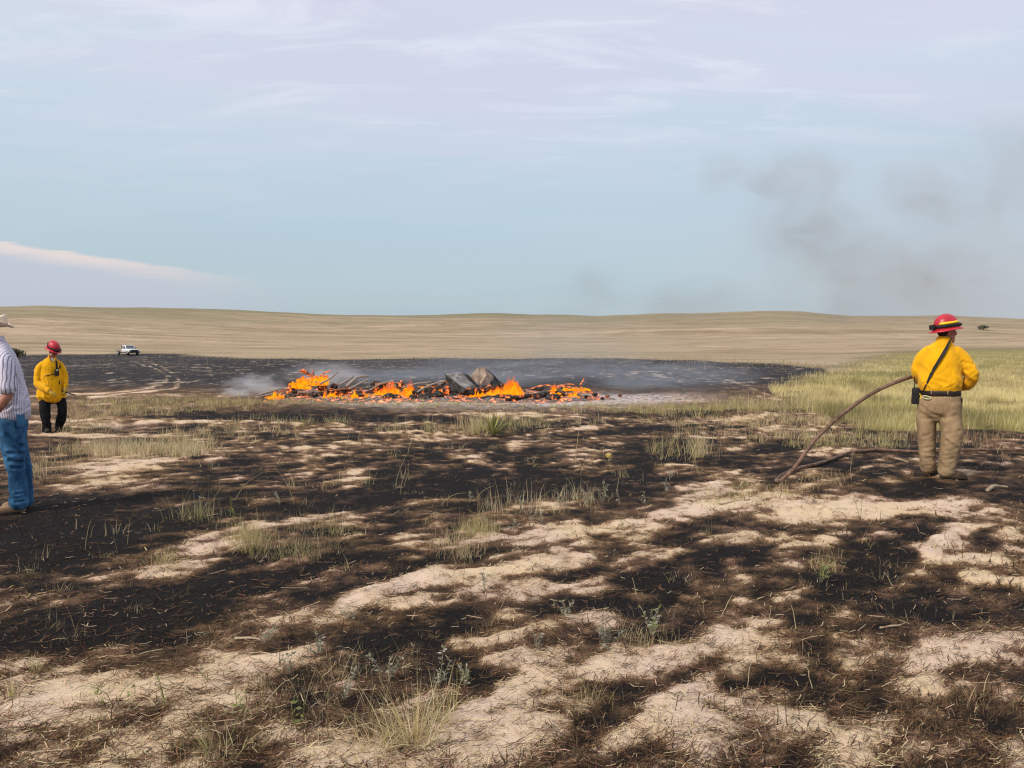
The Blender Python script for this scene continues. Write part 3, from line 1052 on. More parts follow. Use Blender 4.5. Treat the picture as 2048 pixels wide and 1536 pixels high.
def build_truck():
    p = ground(256, 709.5)
    d = 138.0
    q = at_depth(256, 705, d)
    x, y = q.x, q.y
    t = empty("pickup_truck", (x, y, gz(x, y)), -R(40))
    tag(t, 'white extended-cab flatbed pickup truck parked at the far edge of the burn', 'truck')
    prof = [(-.55, .55), (2.55, .55), (2.65, .75), (2.62, 1.02), (1.35, 1.14), (.98, 1.16), (-.55, 1.16)]
    part_obj('body', prism(prof, -.93, .93), WHITE, t, False, .04)
    cabp = [(-.55, 1.15), (1.20, 1.15), (.62, 1.80), (.45, 1.86), (-.45, 1.86), (-.55, 1.78)]
    part_obj('cab', prism(cabp, -.82, .82), WHITE, t, False, .05)
    part_obj('windshield', (np.array([[1.13, -.74, 1.235], [1.13, .74, 1.235], [.645, .66, 1.775], [.645, -.66, 1.775]]) + np.array([.02, 0, .02]), np.array([[0, 1, 2, 3]]), []), GLASSD, t, False)
    for s in (-1, 1):
        yy = s * .827
        part_obj('side_window', (np.array([[.95, yy, 1.22], [.56, yy, 1.72], [.18, yy, 1.74], [.18, yy, 1.22]]), np.array([[0, 1, 2, 3]]), []), GLASSD, t, False)
        part_obj('side_window', (np.array([[.06, yy, 1.24], [.06, yy, 1.72], [-.38, yy, 1.70], [-.38, yy, 1.24]]), np.array([[0, 1, 2, 3]]), []), GLASSD, t, False)
        part_obj('headlight', box((2.655, s * .70, .90), (.06, .34, .17)), LAMPW, t, False)
        part_obj('mirror', box((.86, s * 1.02, 1.30), (.08, .22, .20)), DARKPL, t, False, .02)
        for wx in (1.85, -1.95):
            w = empty('wheel', (wx, s * .84, .40)); w.parent = t
            ring = [(math.cos(a) * .30, math.sin(a) * .30) for a in np.linspace(0, 2 * np.pi, 17)]
            tv = tube([(a, 0, b) for a, b in ring], [(.12, .11)] * 17, 8, 1, (0, 1, 0), False)
            part_obj('tyre', tv, RUBBER, w)
            part_obj('rim', tube([(0, -.08, 0), (0, .08, 0)], [.21, .21], 12, 1), STEEL, w, False)
    part_obj('grille', box((2.66, 0, .90), (.05, 1.04, .20)), DARKPL, t, False, .01)
    part_obj('front_bumper', box((2.75, 0, .58), (.20, 1.90, .26)), DARKPL, t, False, .03)
    part_obj('brush_guard', box((2.80, 0, .85), (.06, 1.2, .36)), DARKPL, t, False, .02)
    part_obj('flatbed', box((-1.85, 0, .98), (2.50, 2.05, .14)), STEEL, t, False, .02)
    part_obj('headache_rack', join([box((-.66, s * .82, 1.45), (.07, .07, .85)) for s in (-1, 1)] + [box((-.66, 0, 1.86), (.07, 1.7, .07)), box((-.66, 0, 1.5), (.05, 1.6, .05))]), DARKPL, t, False)
    part_obj('chassis', box((-.4, 0, .52), (4.6, .9, .2)), DARKPL, t, False)


build_truck()


# ------------------------------------------------------------------ the burning pile
def ember_mat(name, col, ember=0.5, ash=0.3, thr=.60):
    m, T = new_mat(name)
    out = T.n('ShaderNodeOutputMaterial')
    b = T.n('ShaderNodeBsdfPrincipled')
    T.l(b.outputs[0], out.inputs[0])
    P = T.n('ShaderNodeTexCoord').outputs['Object']
    geo = T.n('ShaderNodeNewGeometry').outputs['Position']
    n1 = T.noise(geo, 5, 5, .65)
    n2 = T.noise(geo, 16, 5, .65, .5)
    c = T.mix(T.math('MULTIPLY', T.smooth(n2, .50, .66), ash), col, (0.42, 0.40, 0.38))
    T.l(c, b.inputs['Base Color'])
    b.inputs['Roughness'].default_value = .95
    b.inputs['Specular IOR Level'].default_value = .15
    if ember > 0:
        k = T.math('MULTIPLY', T.smooth(n1, thr - .08, thr + .06), T.smooth(n2, .42, .60))
        ec = T.mix(n2, (1.0, .05, .005), (1.0, .30, .03))
        T.l(ec, b.inputs['Emission Color'])
        T.l(T.math('MULTIPLY', k, ember), b.inputs['Emission Strength'])
    bp = T.n('ShaderNodeBump')
    bp.inputs['Strength'].default_value = .8
    bp.inputs['Distance'].default_value = .04
    T.l(n2, bp.inputs['Height'])
    T.l(bp.outputs[0], b.inputs['Normal'])
    return m


CHARLOG = ember_mat('charred_wood', (0.030, 0.026, 0.024), 1.0, .35)
ASHMAT = ember_mat('ash_and_embers', (0.10, 0.085, 0.075), 1.2, .9, .56)
GREYWOOD = ember_mat('weathered_branch', (0.30, 0.25, 0.21), 0.0, .6)
PINKWOOD = ember_mat('glowing_branch', (0.22, 0.13, 0.095), .8, .5, .48)
METALG = pmat('scorched_grey_sheet', (0.33, 0.305, 0.275), .6, .3, 4, .2, 18, .01, metal=.3, col2=(0.13, 0.12, 0.11))
METALT = pmat('rusty_tan_sheet', (0.42, 0.32, 0.235), .6, .3, 4, .2, 18, .01, metal=.2, col2=(0.20, 0.145, 0.105))
METALD = pmat('dark_sheet', (0.075, 0.075, 0.078), .7, .35, 6, .3, 18, .02, metal=.2)  # darker sheet for side and back panels, back fold and bolt holes
FD = 21.9                                          # depth of the pile


def build_ash():
    nx, ny = 150, 40
    u = np.linspace(520, 1275, nx); yy = np.linspace(FD - 1.2, FD + 2.6, ny)
    x0 = (np.linspace(520, 1275, nx) - 1024) / FPX * FD
    X, Y = np.meshgrid(x0, yy)
    a = (X - x0[0]) / (x0[-1] - x0[0]); b = (Y - yy[0]) / (yy[-1] - yy[0])
    env = np.clip(np.minimum(a / .10, (1 - a) / .32), 0, 1) ** .7 * np.clip(np.sin(b * np.pi), 0, 1) ** .8
    hh = env * (.10 + .26 * fbm2(X * 1.6, Y * 1.6, 301, 4) * (1 - .55 * sstep(a, .72, .95)) + .10 * fbm2(X * 7, Y * 7, 305, 3)) - .06
    Z = height(X.ravel(), Y.ravel()).reshape(X.shape) + hh
    V = np.stack([X.ravel(), Y.ravel(), Z.ravel()], 1)
    i = np.arange(ny - 1)[:, None] * nx; j = np.arange(nx - 1)[None]
    Q = np.stack([i + j, i + j + 1, i + nx + j + 1, i + nx + j], -1).reshape(-1, 4)
    o = obj('ash_heap', mesh_np('ash_heap', V, [Q], True), ASHMAT)
    tag(o, 'low heap of grey ash and glowing embers under the burning debris', 'ash', kind='stuff')


build_ash()
_lr = random.Random(5)


def log(name, a, b, r, mat, label, cat, group, bend=.05, taper=.8, rough=.12, seg=9):
    a, b = Vector(a), Vector(b)
    n = 6
    pts, rad = [], []
    L = (b - a).length
    off = Vector((_lr.uniform(-1, 1), _lr.uniform(-1, 1), _lr.uniform(-.3, 1))) * bend * L
    for k in range(n):
        t = k / (n - 1)
        p = a.lerp(b, t) + off * math.sin(t * math.pi) + Vector((_lr.uniform(-1, 1), _lr.uniform(-1, 1), _lr.uniform(-1, 1))) * r * .25
        pts.append(p - a)
        rad.append(r * (1 + (taper - 1) * t) * (1 + _lr.uniform(-rough, rough)))
    g = tube(pts, rad, seg, 2)
    o = part_obj(name, g, mat, None)
    o.location = a
    tag(o, label, cat, group)
    return o


MARKS = [(530, 'the boards'), (565, 'the small flame by the boards'), (620, 'the raised glowing branches'), (680, 'the pale grey branches'), (735, 'the wide bright flame'), (790, 'the broad orange flame'),
         (850, 'the dark rubble'), (905, 'the bent grey metal box'), (965, 'the folded tan sheet'), (1020, 'the tallest flame'), (1060, 'the gap in the flames'), (1105, 'the small yellow flame'), (1160, 'the thin glowing twigs'), (1215, 'the pale ash spill')]


def near(u):
    return min(MARKS, key=lambda m_: abs(m_[0] - u))[1]


def size_word(r, lo, hi):
    return 'thin' if r < lo else ('thick' if r > hi else 'medium')


def fp(u, v, dy=0.0):
    return at_depth(u, v, FD + dy)


def build_debris():
    G1 = ('charred log lying in the burning debris pile', 'log', 'charred logs in the fire')
    for (u0, v0, u1, v1, d0, d1, r) in [
            (720, 786, 690, 796, -.5, -.1, .075), (760, 798, 700, 801, -.5, -.4, .07), (964, 799, 1022, 794, -.6, -.3, .09),
            (1015, 799, 1066, 791, -.7, -.3, .075), (1070, 792, 1128, 786, -.5, -.2, .10), (1096, 797, 1116, 794, -.6, -.6, .12),
            (880, 796, 960, 784, -.3, .1, .08), (905, 800, 955, 797, -.6, -.5, .06), (840, 796, 880, 792, -.4, -.2, .11), (852, 783, 895, 775, 0, .4, .10),
            (620, 792, 655, 788, -.4, -.2, .09), (570, 794, 610, 790, -.4, -.2, .07), (655, 786, 700, 780, 0, .3, .10), (930, 786, 985, 772, .1, .6, .09),
            (1040, 790, 1085, 776, .2, .8, .09), (810, 790, 850, 775, .2, .6, .09), (770, 797, 800, 796, -.6, -.5, .13), (740, 792, 770, 770, .1, .3, .14)]:
        log('charred_log', fp(u0, v0, d0), fp(u1, v1, d1), r, CHARLOG, '%s %s charred log %s %s' % (size_word(r, .08, .095), 'short' if abs(u1 - u0) < 38 else 'long', 'in front of' if d0 < -.25 else 'behind', near((u0 + u1) / 2)), 'log', G1[2])
    G2 = ('pale grey dead branch sticking out of the burning pile', 'branch', 'dead branches in the fire')
    for (pts, r) in [([(640, 768), (660, 757), (676, 744)], .028), ([(662, 764), (672, 768), (690, 776)], .02), ([(682, 768), (700, 757), (706, 753)], .035),
                     ([(694, 772), (708, 760), (718, 754), (737, 752.5)], .05), ([(700, 777), (722, 766), (735, 760)], .035), ([(664, 801), (690, 793), (718, 786)], .035),
                     ([(805, 776), (830, 768), (862, 764)], .03), ([(835, 784), (858, 771), (890, 762)], .035), ([(520, 789), (545, 782), (556, 780)], .04),
                     ([(512, 795), (540, 793), (566, 787)], .03), ([(740, 780), (770, 764), (790, 766)], .025)]:
        P = [fp(u, v, -.35 + .12 * i) for i, (u, v) in enumerate(pts)]
        g = tube([p - P[0] for p in P], [r * (1 - .15 * i) for i in range(len(P))], 8, 4)
        o = part_obj('dead_branch', g, GREYWOOD); o.location = P[0]
        tag(o, '%s pale grey dead branch sticking out near %s, %s' % (size_word(r, .027, .036), near(np.mean([q[0] for q in pts])), 'forked up' if pts[-1][1] < 758 else ('lying low' if pts[-1][1] > 778 else 'slanting')), 'branch', G2[2])
    G3 = ('glowing red-hot branch burning in the pile', 'branch', 'glowing branches in the fire')
    for (pts, r) in [([(600, 742), (612, 746), (626, 754)], .045), ([(606, 739), (616, 746), (632, 756)], .03), ([(625, 742), (628, 750), (638, 760)], .022),
                     ([(640, 752), (650, 745), (660, 742)], .025), ([(590, 766), (620, 757), (655, 752)], .04), ([(752, 768), (790, 766), (812, 770)], .03),
                     ([(802, 762), (808, 772), (800, 784)], .03), ([(1160, 770), (1166, 761), (1168, 757)], .02), ([(1120, 772), (1150, 776), (1185, 784)], .025),
                     ([(900, 796), (940, 786), (975, 783)], .035), ([(930, 799), (965, 792), (1000, 789)], .03), ([(1130, 790), (1160, 784), (1200, 790)], .02),
                     ([(560, 782), (590, 774), (615, 764)], .035), ([(1060, 778), (1090, 770), (1120, 776)], .02), ([(640, 790), (670, 780), (715, 776)], .03), ([(1100, 776), (1135, 768), (1150, 770)], .02)]:
        P = [fp(u, v, -.1 + .15 * i) for i, (u, v) in enumerate(pts)]
        g = tube([p - P[0] for p in P], [r * (1 - .12 * i) for i in range(len(P))], 8, 4)
        o = part_obj('glowing_branch', g, PINKWOOD); o.location = P[0]
        tag(o, '%s glowing branch near %s, %s' % (size_word(r, .024, .034), near(np.mean([q[0] for q in pts])), 'raised above the pile' if np.mean([q[1] for q in pts]) < 762 else ('down in the embers' if np.mean([q[1] for q in pts]) > 782 else 'halfway up the pile')), 'branch', G3[2])
    # rubble lumps
    G4 = ('blackened chunk of rubble in the fire bed', 'rubble', 'rubble chunks in the fire')
    gr = np.random.default_rng(9)
    spots = [(753, 771, .16, .1), (802, 771, .14, .2), (835, 788, .20, -.2), (850, 795, .17, -.4), (862, 784, .2, .1), (875, 790, .14, -.3), (826, 796, .12, -.5),
             (582, 776, .10, .0), (577, 782, .09, -.1), (588, 785, .08, -.2), (722, 790, .07, -.6), (756, 800, .06, -.7), (865, 772, .14, .4), (890, 782, .12, -.1),
             (1010, 785, .1, .4), (1190, 789, .07, 0), (1215, 792, .06, .2), (1172, 793, .06, -.3), (1240, 791, .05, .1), (1205, 797, .05, -.5), (645, 776, .12, .3), (668, 773, .12, .4), (690, 783, .1, .2)]
    for k, (u, v, r, dy) in enumerate(spots):
        bm = bmesh.new()
        bmesh.ops.create_icosphere(bm, subdivisions=2, radius=1)
        for vt in bm.verts:
            q = np.array(vt.co) * 1.7 + k * 7.3
            f = .72 + .6 * float(vn3(q[:1], q[1:2], q[2:3], 4)[0])
            vt.co = Vector((vt.co.x * 1.15, vt.co.y, vt.co.z * .85)) * f * r
        me = bpy.data.meshes.new('rubble_chunk'); bm.to_mesh(me); bm.free()
        o = obj('rubble_chunk', me, CHARLOG); o.location = fp(u, v, dy)
        tag(o, '%s blackened rubble chunk %s %s' % ('small' if r < .09 else ('large' if r > .135 else 'middling'), 'in front of' if dy < -.15 else ('behind' if dy > .15 else 'beside'), near(u)), 'rubble', G4[2])
    # boards
    G5 = ('flat pale scorched board lying at the edge of the fire', 'board', 'boards at the edge of the fire')
    for (u0, v0, u1, v1, d0, d1, w) in [(522, 792, 556, 786, -.4, -.2, .16), (545, 777, 578, 775, .5, .9, .22), (545, 783, 572, 781, .1, .5, .14)]:
        a, b = fp(u0, v0, d0), fp(u1, v1, d1)
        M = np.array(rot_to(b - a))
        g = box((0, 0, 0), ((b - a).length, w, .03), M)
        o = part_obj('scorched_board', g, GREYWOOD, None, False, .005); o.location = (a + b) / 2
        tag(o, {.16: 'long pale scorched board slanting at the end of the pile', .22: 'wide pale scorched board behind the others', .14: 'narrow scorched board between two others'}[w], 'board', G5[2])
    # bent sheet-metal panels
    s = 340 / 2048.0

    def Z7(x, y, dy=0.0):
        return fp(860 + x * s, 720 + y * s, dy)

    def panel(name, polys, parent, crump=.02, seed=1):
        """each poly = 4 corner points; gives a thick crumpled sheet"""
        for (nm, P, mat) in polys:
            P = [np.array(p) for p in P]
            n = 9
            a = np.linspace(0, 1, n)
            A, B = np.meshgrid(a, a)
            G = ((1 - A) * (1 - B))[..., None] * P[0] + (A * (1 - B))[..., None] * P[1] + (A * B)[..., None] * P[2] + ((1 - A) * B)[..., None] * P[3]
            nrm = np.cross(P[1] - P[0], P[3] - P[0]); nrm /= np.linalg.norm(nrm)
            q = G.reshape(-1, 3)
            d = (vn3(q[:, 0] * 4 + seed, q[:, 1] * 4, q[:, 2] * 4, seed) - .5) * 2 * crump + (np.abs(vn3(q[:, 0] * 9, q[:, 1] * 9 + seed, q[:, 2] * 9, seed + 1) - .5)) * crump
            q = q + nrm * d[:, None]
            i = np.arange(n - 1)[:, None] * n; j = np.arange(n - 1)[None]
            Q = np.stack([i + j, i + j + 1, i + n + j + 1, i + n + j], -1).reshape(-1, 4)
            me = mesh_np(nm, q - np.array(parent.location), [Q])
            o = obj(nm, me, mat, parent)
            so = o.modifiers.new('thick', 'SOLIDIFY'); so.thickness = .02
    t = empty('bent_metal_box', Z7(380, 400, .2))
    tag(t, 'grey bent sheet-metal box with bolt holes in the middle of the fire', 'scrap metal')
    panel('p', [('top_panel', [Z7(195, 165, -.1), Z7(365, 150, .45), Z7(550, 318, .25), Z7(430, 350, -.3)], METALG),
                ('side_panel', [Z7(178, 165, -.08), Z7(250, 385, -.1), Z7(410, 400, -.28), Z7(430, 352, -.32)], METALD),
                ('back_panel', [Z7(365, 150, .47), Z7(480, 195, .6), Z7(590, 330, .4), Z7(550, 320, .25)], METALD)], t, .03, 3)
    for (x, y) in [(285, 190), (330, 215), (385, 265), (425, 285), (350, 180), (300, 225)]:
        a = Z7(x, y, .02); g = box((0, 0, 0), (.05, .02, .02))
        c = part_obj('bolt_hole', box(np.array(a - Vector(t.location)), (.055, .05, .02), np.array(rot_to((.8, .1, -.45)))), METALD, t, False)
    t2 = empty('folded_metal_sheet', Z7(620, 350, .6))
    tag(t2, 'tan rusted folded metal sheet leaning up beside the bent grey box', 'scrap metal')
    panel('p', [('left_fold', [Z7(480, 190, .3), Z7(590, 82, .7), Z7(605, 210, .45), Z7(590, 318, .3)], METALT),
                ('front_fold', [Z7(590, 82, .7), Z7(660, 100, .8), Z7(690, 190, .45), Z7(600, 312, .3)], METALT),
                ('right_fold', [Z7(655, 98, .8), Z7(775, 200, .9), Z7(745, 262, .7), Z7(600, 316, .3)], METALT),
                ('back_fold', [Z7(660, 98, .85), Z7(780, 185, 1.1), Z7(900, 330, 1.2), Z7(740, 330, .8)], METALD)], t2, .04, 8)
    for (pts, r) in [([(700, 120), (790, 190)], .012), ([(200, 165), (330, 300), (420, 365)], .02)]:
        P = [Z7(a, b, .1) for a, b in pts]
    # rails lying in front of the metal
    log('charred_log', Z7(470, 380, -.1), Z7(900, 300, .5), .10, CHARLOG, 'long charred log propping up the folded tan sheet', 'log', G1[2])
    log('charred_log', Z7(140, 390, .3), Z7(520, 395, -.2), .12, CHARLOG, 'thickest charred log lying under the bent grey metal box', 'log', G1[2])
    log('charred_log', Z7(100, 330, .6), Z7(240, 240, .7), .05, CHARLOG, 'thin charred log leaning on the bent grey metal box', 'log', G1[2])


build_debris()


def build_sticks():
    g = random.Random(23)
    for k in range(30):
        u = g.uniform(575, 1180); v = g.uniform(776, 800)
        L = g.uniform(16, 46); dv = g.uniform(-9, 5)
        dy = (800 - v) / 24 * 1.0 - .55
        r = g.uniform(.014, .034)
        pale = g.random() < .6
        log('scorched_stick', fp(u - L / 2, v - dv / 2 + 1, dy), fp(u + L / 2, min(v + dv / 2, 801), dy + g.uniform(-.2, .2)), r, GREYWOOD if pale else PINKWOOD,
            '%s %s scorched stick lying %s %s' % (size_word(r, .02, .027), 'pale grey' if pale else 'reddish glowing', 'in front of' if dy < -.2 else ('behind' if dy > .2 else 'beside'), near(u)), 'stick', 'scorched sticks in the fire', .06, .7, .2, 7)


build_sticks()


# ------------------------------------------------------------------ flames
def flame_material():
    m, T = new_mat('flame')
    out = T.n('ShaderNodeOutputMaterial')
    at = T.n('ShaderNodeAttribute', attribute_name='rise').outputs['Fac']
    geo = T.n('ShaderNodeNewGeometry').outputs['Position']
    n1 = T.noise(T.mapping(geo, (1, 1, .6)), 7, 4, .6, .6)
    n2 = T.noise(T.mapping(geo, (1, 1, .45)), 17, 3, .6, .8)
    f = T.math('MULTIPLY_ADD', T.math('SUBTRACT', n1, .5), 1.5, at)
    c = T.ramp(f, [(0.0, (1.0, .22, .006)), (.18, (1.0, .36, .008)), (.30, (1.0, .44, .012)), (.48, (1.0, .25, .006)), (.72, (1.0, .165, .015)), (1.0, (.85, .15, .06))])
    em = T.n('ShaderNodeEmission')
    T.l(c, em.inputs[0])
    em.inputs[1].default_value = 1.18 / EV * 1.0
    tr = T.n('ShaderNodeBsdfTransparent')
    mx = T.n('ShaderNodeMixShader')
    # thin towards the tips, with holes
    k = T.math('ADD', T.math('MULTIPLY', n2, 1.0), T.math('MULTIPLY', at, .42))
    al = T.smooth(k, .86, .54)
    T.l(al, mx.inputs[0])
    T.l(tr.outputs[0], mx.inputs[1]); T.l(em.outputs[0], mx.inputs[2])
    T.l(mx.outputs[0], out.inputs[0])
    return m


FLAME = flame_material()


def flame(u, v, wpx, hpx, n, label, seed, dy=-.1, shape='peak', lean=.25):
    g = np.random.default_rng(seed)
    sc = FD / FPX
    W, H = wpx * sc, hpx * sc
    base = fp(u, v, dy)
    parts = []
    rise = []
    for k in range(n):
        s = g.uniform(-.5, .5)
        dep = float(np.clip(g.normal(0, .08), -.13, .13))
        env = (1 - (2 * abs(s)) ** 1.6) if shape == 'peak' else (.72 + .28 * math.sin((s * 3 + seed) * 3.2))
        h = H * max(.25, env) * g.uniform(.55, 1.12)
        w = min(W * .3, max(.035, h * g.uniform(.14, .26)))
        x0 = s * W
        ph = g.uniform(0, 6.28)
        pts, rad = [], []
        for t in np.linspace(0, 1, 7):
            pts.append((x0 + math.sin(ph + t * 4) * w * .55 * t + lean * h * t * t, dep + math.cos(ph + t * 3) * w * .3 * t, h * t - .04))
            rad.append((max(.004, w * (.55 + 1.2 * t) * (1 - t) ** .85 * (1 + g.uniform(-.2, .2))), max(.003, w * .55 * (1 - t) ** .8)))
        gm = tube(pts, rad, 7, 2, (1, 0, 0), False)
        parts.append(gm)
        z = gm[0][:, 2]
        rise.append(np.clip(z / max(h, .01), 0, 1) * (.45 + .55 * h / H))
    nb = 9
    gm = tube([((k / (nb - 1) - .5) * W * 1.02, g.normal(0, .02), g.uniform(-.02, .03)) for k in range(nb)], [(max(.03, H * .13) * g.uniform(.7, 1.3), .15) for k in range(nb)], 8, 2, (0, 0, 1))
    parts.append(gm)
    rise.append(np.full(len(gm[0]), .12))
    V, Q, T_ = join(parts)
    me = mesh_np('flame', V, [Q, T_], True)
    fattr(me, 'rise', np.concatenate(rise))
    o = obj('flame', me, FLAME)
    o.location = base
    tag(o, label, 'flame', 'flames of the debris fire')
    return o


flame(618, 768, 70, 24, 34, 'orange flame running along the raised branches at the left of the pile', 1, -.1, 'row')
flame(640, 760, 36, 18, 16, 'thin flame at the tips of the upright glowing branches', 2, .1, 'peak')
flame(552, 796, 26, 20, 14, 'small orange flame by the boards at the left end of the pile', 3, -.4, 'peak')
flame(600, 775, 30, 22, 14, 'yellow flame below the glowing branches', 4, -.2, 'peak')
flame(672, 797, 100, 20, 44, 'low flame flickering under the pale grey branches', 5, -.3, 'row')
flame(752, 800, 90, 32, 46, 'wide bright orange flame in front of the round charred chunk', 6, -.4, 'row', .4)
flame(796, 801, 60, 44, 52, 'broad orange flame left of the dark rubble chunks', 7, -.3, 'row', -.05)
flame(846, 780, 76, 17, 34, 'low flame licking the top of the dark rubble behind the bent metal box', 8, .3, 'row')
flame(1025, 796, 50, 48, 46, 'tallest orange flame beside the folded tan sheet', 9, -.2, 'peak', -.05)
flame(986, 793, 90, 26, 44, 'spreading flame in front of the folded tan sheet', 10, -.2, 'row')
flame(950, 799, 80, 14, 26, 'low line of flame over embers in front of the metal sheets', 11, -.4, 'row')
flame(1104, 788, 26, 24, 22, 'small yellow flame on top of the thick charred log', 12, -.2, 'peak')
flame(1120, 795, 70, 20, 34, 'faint red flame around the thick charred log', 13, -.2, 'row')
flame(1152, 780, 50, 12, 12, 'faint flame among thin twigs at the right end of the pile', 14, .2, 'row')


# ------------------------------------------------------------------ people
from mathutils.bvhtree import BVHTree


def ellipsoid(c, r, M=None, nu=16, nv=10):
    th = np.linspace(0, 2 * np.pi, nu, endpoint=False)
    ph = np.linspace(0, np.pi, nv + 1)[1:-1]
    V = [[0, 0, 1]]
    for p in ph:
        for t in th:
            V.append([math.sin(p) * math.cos(t), math.sin(p) * math.sin(t), math.cos(p)])
    V.append([0, 0, -1])
    V = np.array(V) * np.array(r)
    if M is not None:
        V = V @ np.array(M).T
    V = V + np.array(c)
    Q, T_ = [], []
    nr = len(ph)
    for i in range(nr - 1):
        for j in range(nu):
            a = 1 + i * nu + j; b = 1 + i * nu + (j + 1) % nu
            Q.append([a, a + nu, b + nu, b])
    for j in range(nu):
        T_.append([0, 1 + j, 1 + (j + 1) % nu])
        T_.append([len(V) - 1, 1 + (nr - 1) * nu + (j + 1) % nu, 1 + (nr - 1) * nu + j])
    return V, np.array(Q), np.array(T_)


def remeshed(name, parts, voxel=.012, smooth=4, disp=None, fac=.5):
    """union of lofts as one continuous skin"""
    V, Q, T_ = join(parts)
    me = mesh_np('tmp', V, [Q, T_])
    o = bpy.data.objects.new('tmp', me)
    COL.objects.link(o)
    rm = o.modifiers.new('r', 'REMESH'); rm.mode = 'VOXEL'; rm.voxel_size = voxel
    sm = o.modifiers.new('s', 'SMOOTH'); sm.iterations = smooth; sm.factor = fac
    dg = bpy.context.evaluated_depsgraph_get()
    out = bpy.data.meshes.new_from_object(o.evaluated_get(dg))
    out.name = name
    bpy.data.objects.remove(o); bpy.data.meshes.remove(me)
    n = len(out.vertices)
    co = np.empty(n * 3, np.float32); no = np.empty(n * 3, np.float32)
    out.vertices.foreach_get('co', co); out.vertices.foreach_get('normal', no)
    co = co.reshape(-1, 3).astype(float); no = no.reshape(-1, 3).astype(float)
    if disp is not None:
        co = co + no * disp(co, no)[:, None]
        out.vertices.foreach_set('co', co.astype(np.float32).ravel())
    out.polygons.foreach_set('use_smooth', np.ones(len(out.polygons), bool))
    out.update()
    return out


def ridged(n):
    return 1 - np.abs(2 * n - 1)


def cloth_folds(amp, freq, seed, stretch=(1, 1, 2.2), shear=.5, zones_=()):
    """soft ridges; stronger inside the given (centre, radius, gain) zones"""
    def f(co, no):
        x, y, z = co[:, 0], co[:, 1], co[:, 2]
        wx = vn3(x * 3, y * 3, z * 3, seed + 5) - .5
        n1 = vn3(x * freq * stretch[0] + wx, y * freq * stretch[1], (z + shear * x) * freq * stretch[2] + wx * 2, seed)
        n2 = vn3(x * freq * 2.1 * stretch[0], y * freq * 2.1 * stretch[1] + wx * 2, (z - shear * x) * freq * 2.1 * stretch[2], seed + 1)
        g = np.full(len(x), .45)
        for (c, r, k) in zones_:
            d = np.linalg.norm(co - np.array(c), axis=1)
            g = g + k * np.exp(-(d / r) ** 2)
        return amp * g * ((ridged(n1) ** 1.6 - .45) * 1.3 + .45 * (ridged(n2) - .5))
    return f


def fold_lines(lines):
    """pulled creases: (p0, p1, width, depth) valleys added to cloth"""
    def f(co, no):
        d = np.zeros(len(co))
        for (a, b, w, k) in lines:
            a = np.array(a); b = np.array(b)
            ab = b - a
            t = np.clip(((co - a) @ ab) / (ab @ ab), 0, 1)
            q = np.linalg.norm(co - a - t[:, None] * ab, axis=1)
            d += -k * np.exp(-(q / w) ** 2) + k * .6 * np.exp(-((q - 2.0 * w) / w) ** 2)
        return d
    return f


def scaled(f, k):
    return lambda co, no: k * f(co, no)


def both(*fs):
    return lambda co, no: sum(f(co, no) for f in fs)


def head_geo(c, yaw, pitch, roll=0.0, s=1.0):
    """forward = +x turned by yaw about z and nodded down by pitch"""
    M = (Matrix.Rotation(yaw, 3, 'Z') @ Matrix.Rotation(pitch, 3, 'Y') @ Matrix.Rotation(roll, 3, 'X'))
    Mn = np.array(M)
    P = []

    def E(cc, r):
        P.append(ellipsoid(np.array(c) + Mn @ (np.array(cc) * s), np.array(r) * s, Mn))
    E((-.005, 0, .03), (.100, .079, .104))
    E((.035, 0, -.045), (.062, .060, .085))
    E((.072, 0, -.100), (.028, .034, .022))
    E((.088, 0, .030), (.020, .052, .013))
    E((.092, 0, -.070), (.014, .027, .010))
    for k in (-1, 1):
        E((.066, k * .042, -.022), (.030, .028, .028))
        E((-.008, k * .080, -.012), (.021, .011, .034))
        E((.02, k * .055, -.07), (.04, .02, .045))
    P.append(tube([np.array(c) + Mn @ (np.array(q) * s) for q in ((.098, 0, .022), (.112, 0, 0), (.122, 0, -.026), (.104, 0, -.038))], [.010 * s, .013 * s, .018 * s, .012 * s], 8, 2))
    return P, M


def hand_geo(w, d, n, side, curl=.8, s=1.0):
    """w wrist, d finger direction, n palm normal; fingers curl towards n"""
    w = np.array(w, float); d = np.array(d, float); d /= np.linalg.norm(d)
    n = np.array(n, float); n -= d * n.dot(d); n /= np.linalg.norm(n)
    a = np.cross(d, n) * side
    P = [tube([w - d * .03, w + d * .03, w + d * .085], [(.028 * s, .022 * s), (.040 * s, .019 * s), (.041 * s, .016 * s)], 12, 2, a)]
    for k, (off, L) in enumerate(((-.030, .072), (-.010, .082), (.010, .078), (.030, .060))):
        b = w + d * .085 * s + a * off * s
        pts = [b - d * .02 * s]
        ang = 0.15
        p = b
        for seg_ in (.45, .32, .23):
            pts.append(p)
            ang += curl * (.9 if seg_ != .45 else .5)
            p = p + (d * math.cos(ang) + n * math.sin(ang)) * L * seg_ * s
        pts.append(p)
        P.append(tube(pts, [.0095 * s, .0095 * s, .009 * s, .0085 * s, .0075 * s], 8, 2, a))
    t0 = w + d * .02 * s - a * .030 * s
    P.append(tube([t0, t0 + (-a * .03 + d * .03 + n * .012) * s, t0 + (-a * .036 + d * .062 + n * .030) * s, t0 + (-a * .028 + d * .085 + n * .045) * s], [.014 * s, .0125 * s, .011 * s, .009 * s], 8, 2, a))
    return P


